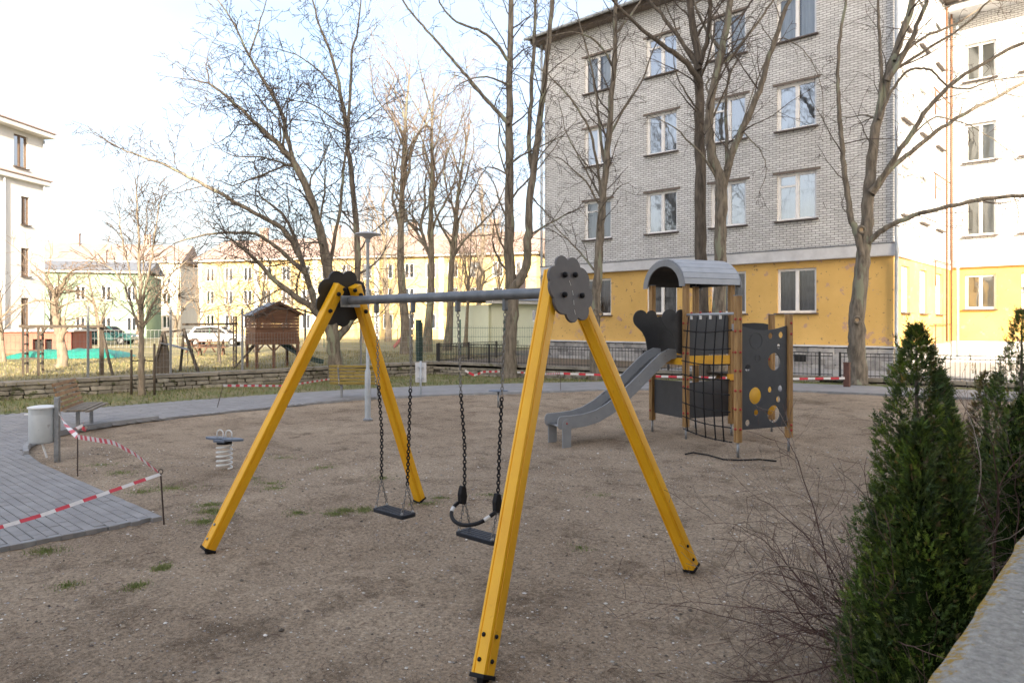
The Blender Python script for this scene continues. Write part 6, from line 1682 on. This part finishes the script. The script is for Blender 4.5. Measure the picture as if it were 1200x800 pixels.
# overhead ladder frame
cf = empty('climbing_frame', lz(at(75,448,22.6)), 'weathered timber climbing frame with ladder ends and a long top beam', 'climbing frame')
c0 = 22.4
def pole(root, name, a, b, w, m): mb = MB(); mb.bar(a, b, w, w); return mb.build(name, m, root)
def gz(px, cz): 
    p = at(px, 400, cz); p.z = LAWN_Z-.02; return p
def tz(px, py, cz): return at(px, py, cz)
for px_, cz_ in ((27,22.0),(32,23.0),(45,22.0),(50,23.0)):
    b = gz(px_, cz_); t = b.copy(); t.z = zat(382, cz_); pole(cf, 'post', b, t, .06, M['wood_dark'])
for z in (.8,1.1,1.4,1.7):
    pole(cf, 'rung', gz(27,22.0)+ZP*(z-.42), gz(32,23.0)+ZP*(z-.42), .045, M['wood_dark'])
    pole(cf, 'rung', gz(45,22.0)+ZP*(z-.42), gz(50,23.0)+ZP*(z-.42), .045, M['wood_dark'])
for z in (.55,.8): pole(cf, 'rung', gz(24,22.0)+ZP*z, gz(51,22.0)+ZP*z, .045, M['wood_dark'])
pole(cf, 'beam', tz(23,382,22.0), tz(122,382,22.0), .07, M['wood_dark']); pole(cf, 'beam', tz(29,383,23.0), tz(124,383,23.0), .06, M['wood_dark'])
b = gz(119,22.2); t = b.copy(); t.z = zat(382,22.2); pole(cf, 'post', b, t, .10, M['wood_dark'])
pole(cf, 'brace', gz(132,22.2), tz(119,384,22.2), .06, M['wood_dark']); pole(cf, 'brace', tz(56,382,22.0), tz(47,393,22.0), .05, M['wood_dark'])
# A-frame with climbing wall and swing beam
af = empty('climbing_frame', lz(at(205,440,23.5)), 'timber A frame with plank climbing wall and sloping grey sheet', 'climbing frame')
cz_ = 23.2
for (bx_, tx_, c_) in ((180,191,23.0),(184,191,24.2),(201,192,23.0),(233,215,23.0),(211,216,24.2)):
    t = tz(tx_, 385 if bx_ > 205 else 389, c_ if c_ < 24 else 23.6); pole(af, 'leg', gz(bx_, c_), t, .075, M['wood_dark'])
pole(af, 'ridge', tz(190,389,23.3), tz(217,387,23.3), .07, M['wood_dark']); pole(af, 'swing_beam', tz(214,380,23.4), tz(278,379.5,25.0), .07, M['wood_dark'])
for k in range(9):
    t = k/8; a = gz(181,22.95).lerp(tz(190,392,23.15), t*.86+.05); b = gz(202,22.95).lerp(tz(193,392,23.15), t*.86+.05)
    mb = MB(); mb.bar(a, b, .05, .14); mb.build('plank', M['wood_dark'], af)
mb = MB(); p0, p1 = tz(188,401,22.8), tz(222,410,22.8); p2, p3 = tz(224,409,24.0), tz(190,400,24.0); mb.quad(p0,p1,p2,p3); q = mb.build('sloping_sheet', M['grey_sheet'], af); sdm = q.modifiers.new('s','SOLIDIFY'); sdm.thickness = .03
for t in (226,220): pole(af, 'swing_rope', tz(t,398,23.3), gz(t,23.3)+ZP*.3, .018, M['black_rubber'])
# playhouse on stilts
pa = CDIR(.8,.6).normalized(); pd = CDIR(-.6,.8).normalized(); p0 = Vector((*W2(-9.08,25.3),0))
ph = empty('playhouse', lz(p0+pa*.78+pd*.6), 'brown plank playhouse on stilts with a grey gabled roof', 'playhouse')
PWd, PDp, z0, ze, za = 1.56, 1.2, 1.36, 2.36, 2.72
for k in range(9):
    z = z0+(ze-z0)*(k+.5)/9
    for s in (0, 1):
        mb = MB(); mb.box(p0+pa*(PWd/2)+pd*(PDp*s)+ZP*z, (PWd-.01,.025,(ze-z0)/9-.006), (pa, pd, ZP)); mb.build('plank', M['wood_brown'], ph)
        mb = MB(); mb.box(p0+pa*(PWd*s)+pd*(PDp/2)+ZP*z, (.025,PDp-.03,(ze-z0)/9-.006), (pa, pd, ZP)); mb.build('plank', M['wood_brown'], ph)
for s in (0, 1):
    for k in range(4):
        zz0, zz1 = ze+(za-ze)*k/4, ze+(za-ze)*(k+1)/4; h0 = PWd/2*(1-k/4); h1 = PWd/2*(1-(k+1)/4)
        mb = MB(); mb.prism([(-h0,zz0+.003),(h0,zz0+.003),(max(h1,.01),zz1),(-max(h1,.01),zz1)], p0+pa*(PWd/2)+pd*(PDp*s), pa, ZP, pd, .025); mb.build('plank', M['wood_brown'], ph)
for s in (-1, 1):
    e_ = p0+pa*(PWd/2+s*(PWd/2+.12))+ZP*(ze-.03); r_ = p0+pa*(PWd/2)+ZP*(za+.06)
    mb = MB(); mb.quad(e_-pd*.15, r_-pd*.15, r_+pd*(PDp+.15), e_+pd*(PDp+.15)); q = mb.build('roof_slope', M['grey_sheet'], ph); sdm = q.modifiers.new('s','SOLIDIFY'); sdm.thickness = .04
    mb = MB(); mb.bar(e_-pd*.16+ZP*.01, r_-pd*.16+ZP*.01, .03, .09); mb.build('barge_board', M['wood_brown'], ph)
mb = MB(); mb.box(p0+pa*(PWd/2)+pd*(PDp/2)+ZP*(z0-.04), (PWd+.05, PDp+.05, .08), (pa, pd, ZP)); mb.build('floor', M['wood_brown'], ph)
for (u, v) in ((.04,.04),(PWd-.04,.04),(.04,PDp-.04),(PWd-.04,PDp-.04),(PWd*.42,.06)):
    b = p0+pa*u+pd*v; pole(ph, 'stilt', b+ZP*(LAWN_Z-.02), b+ZP*(z0-.08), .08, M['wood_brown'])
    for s in (-1, 1):
        q0 = b+ZP*(z0-.34); q1 = b+pa*(.24*s)+ZP*(z0-.09)
        if 0 <= u+.24*s <= PWd: pole(ph, 'brace', q0, q1, .045, M['wood_brown'])
lo = p0-pa*.05+pd*(PDp+.5)
for s in (0, .34):
    pole(ph, 'ladder_rail', lo-pa*(.15)+pd*s+ZP*LAWN_Z, lo-pa*.15+pd*s+ZP*2.3, .05, M['wood_dark'])
for k in range(9): pole(ph, 'ladder_rung', lo-pa*.15+ZP*(.62+.19*k), lo-pa*.15+pd*.34+ZP*(.62+.19*k), .035, M['wood_dark'])
sa, sb_ = p0+pa*(PWd-.45)+pd*(PDp+.05)+ZP*1.35, lz(at(377,428,27.2))+ZP*.1
mb = MB(); mid = sa.lerp(sb_,.7)-ZP*.12
for a, b in ((sa, mid), (mid, sb_)):
    mb.bar(a, b, .42, .03); mb.bar(a+pd*.2+ZP*.07, b+pd*.2+ZP*.07, .03, .16); mb.bar(a-pd*.2+ZP*.07, b-pd*.2+ZP*.07, .03, .16)
mb.build('slide', M['dark_green'], ph)
pole(ph, 'stair_rail', p0-pd*.0+pa*.1+pd*.9+ZP*LAWN_Z-pa*.6, p0+pa*.3+pd*.9+ZP*1.3, .06, M['wood_dark'])
# tarpaulin
tc = lz(at(84,420,34)); tpx = CDIR(1,.15).normalized(); tpy = Vector((-tpx.y,tpx.x,0))
mb = MB(); nu, nv_ = 44, 14
for j in range(nv_+1):
    for i in range(nu+1):
        u, v = i/nu*2-1, j/nv_*2-1; e = max(abs(u)**5, abs(v)**5)
        z = (.26+.12*vnoise(u*5,v*3,61)+.10*vnoise(u*13,v*9,62))*(1-e)+.01
        p = tc+tpx*(u*(2.45+.1*vnoise(v*5,1,6)))+tpy*(v*(1.2+.15*vnoise(u*6,2,5)))+ZP*z; mb.v.append(tuple(p))
for j in range(nv_):
    for i in range(nu): a = j*(nu+1)+i; mb.f.append((a,a+1,a+nu+2,a+nu+1))
tag(mb.build('tarpaulin', M['tarp'], None, smooth=True), 'bright green crumpled tarpaulin spread over the lawn', 'tarpaulin')
# parked cars at the street
def car(label, c, ang, paint, L_=4.2):
    f = CDIR(math.cos(ang), math.sin(ang)); s = Vector((-f.y, f.x, 0)); c = lz(c); root = empty('parked_car', c, label, 'car', 'cars parked at the street')
    side = [(-2.05,.32),(-2.1,.62),(-2.0,.88),(-1.55,.95),(1.0,.92),(1.75,.82),(2.05,.62),(2.08,.34)]
    mb = MB(); mb.prism(side, c, f, ZP, s, 1.68); mb.build('body', paint, root, bevel=.08, auto=40)
    cab = [(-1.75,.93),(-1.35,1.40),(-.2,1.47),(.35,1.42),(1.05,.93)]
    mb = MB(); mb.prism(cab, c, f, ZP, s, 1.46); mb.build('cabin', paint, root, bevel=.06, auto=40)
    win = [(-1.5,.97),(-1.22,1.33),(-.2,1.39),(.28,1.35),(.82,.97)]
    for k in (-1, 1):
        mb = MB(); mb.prism(win, c+s*(.737*k), f, ZP, s, .02); mb.build('side_window', M['dark'], root)
        for x in (-1.3,1.3):
            mb = MB(); mb.lathe(c+f*x+s*(.70*k)+ZP*.31, [(.31,0),(.32,.02),(.32,.14),(.30,.16)], 18, s*k); wh = mb.build('wheel', M['tyre'], root)
            mb = MB(); mb.lathe(c+f*x+s*(.865*k)+ZP*.31, [(.19,0),(.17,.015)], 14, s*k); mb.build('rim', M['steel'], wh)
        mb = MB(); mb.box(c+f*2.05+s*(.6*k)+ZP*.66, (.10,.32,.13), (f, s, ZP)); mb.build('headlight', M['white_metal'], root, bevel=.02)
    mb = MB(); mb.bar(c+f*.40+ZP*1.40, c+f*1.02+ZP*.98, 1.30, .03, s.cross(f)); mb.build('windscreen', M['dark'], root)
    return root
car('white parked car behind the wire fence near the small fruit tree', at(254,400,52), R(8), M['car_white'])
car('dark teal parked car behind the climbing frame', at(126,400,56), R(6), M['car_teal'])
# picnic tables on the lawn
def picnic(label, c, ang):
    f = CDIR(math.cos(ang), math.sin(ang)); s = Vector((-f.y, f.x, 0)); c = lz(c); root = empty('picnic_table', c, label, 'table', 'picnic tables on the lawn')
    for k in range(4): mb = MB(); mb.box(c+s*(-.27+.18*k)+ZP*.72, (1.5,.165,.035), (f, s, ZP)); mb.build('top_plank', M['wood_brown'], root)
    for k in (-1,1):
        mb = MB(); mb.box(c+s*(.62*k)+ZP*.44, (1.5,.24,.035), (f, s, ZP)); mb.build('seat_plank', M['wood_brown'], root)
        mb = MB(); mb.bar(c+f*(.55*k)+s*.55+ZP*0, c+f*(.55*k)-s*.2+ZP*.7, .07, .04); mb.bar(c+f*(.55*k)-s*.55, c+f*(.55*k)+s*.2+ZP*.7, .07, .04); mb.bar(c+f*(.55*k)-s*.7+ZP*.40, c+f*(.55*k)+s*.7+ZP*.40, .07, .04); mb.build('leg', M['wood_brown'], root)
picnic('brown picnic table on the sunlit lawn beside the small fruit tree', at(248,412,36), R(15))
picnic('brown picnic table on the sunlit lawn near the A frame', at(235,414,40), R(-10))
# red plastic slide near the far trees
rs = empty('garden_slide', lz(at(460,412,44)), 'small red plastic slide on the lawn near the far trees', 'slide')
a, b = lz(at(474,405,46))+ZP*.85, lz(at(462,412,46))+ZP*.05; 
mb = MB(); mb.bar(a, b, .45, .04); mb.bar(a+CDIR(0,.22)+ZP*.08, b+CDIR(0,.22)+ZP*.08, .03, .16); mb.bar(a+CDIR(0,-.22)+ZP*.08, b+CDIR(0,-.22)+ZP*.08, .03, .16); mb.build('chute', M['faded_red'], rs)
for k in (-.2,.2): pole(rs, 'leg', lz(a)+CDIR(.1,k), a+CDIR(0,k), .05, M['white_metal'])
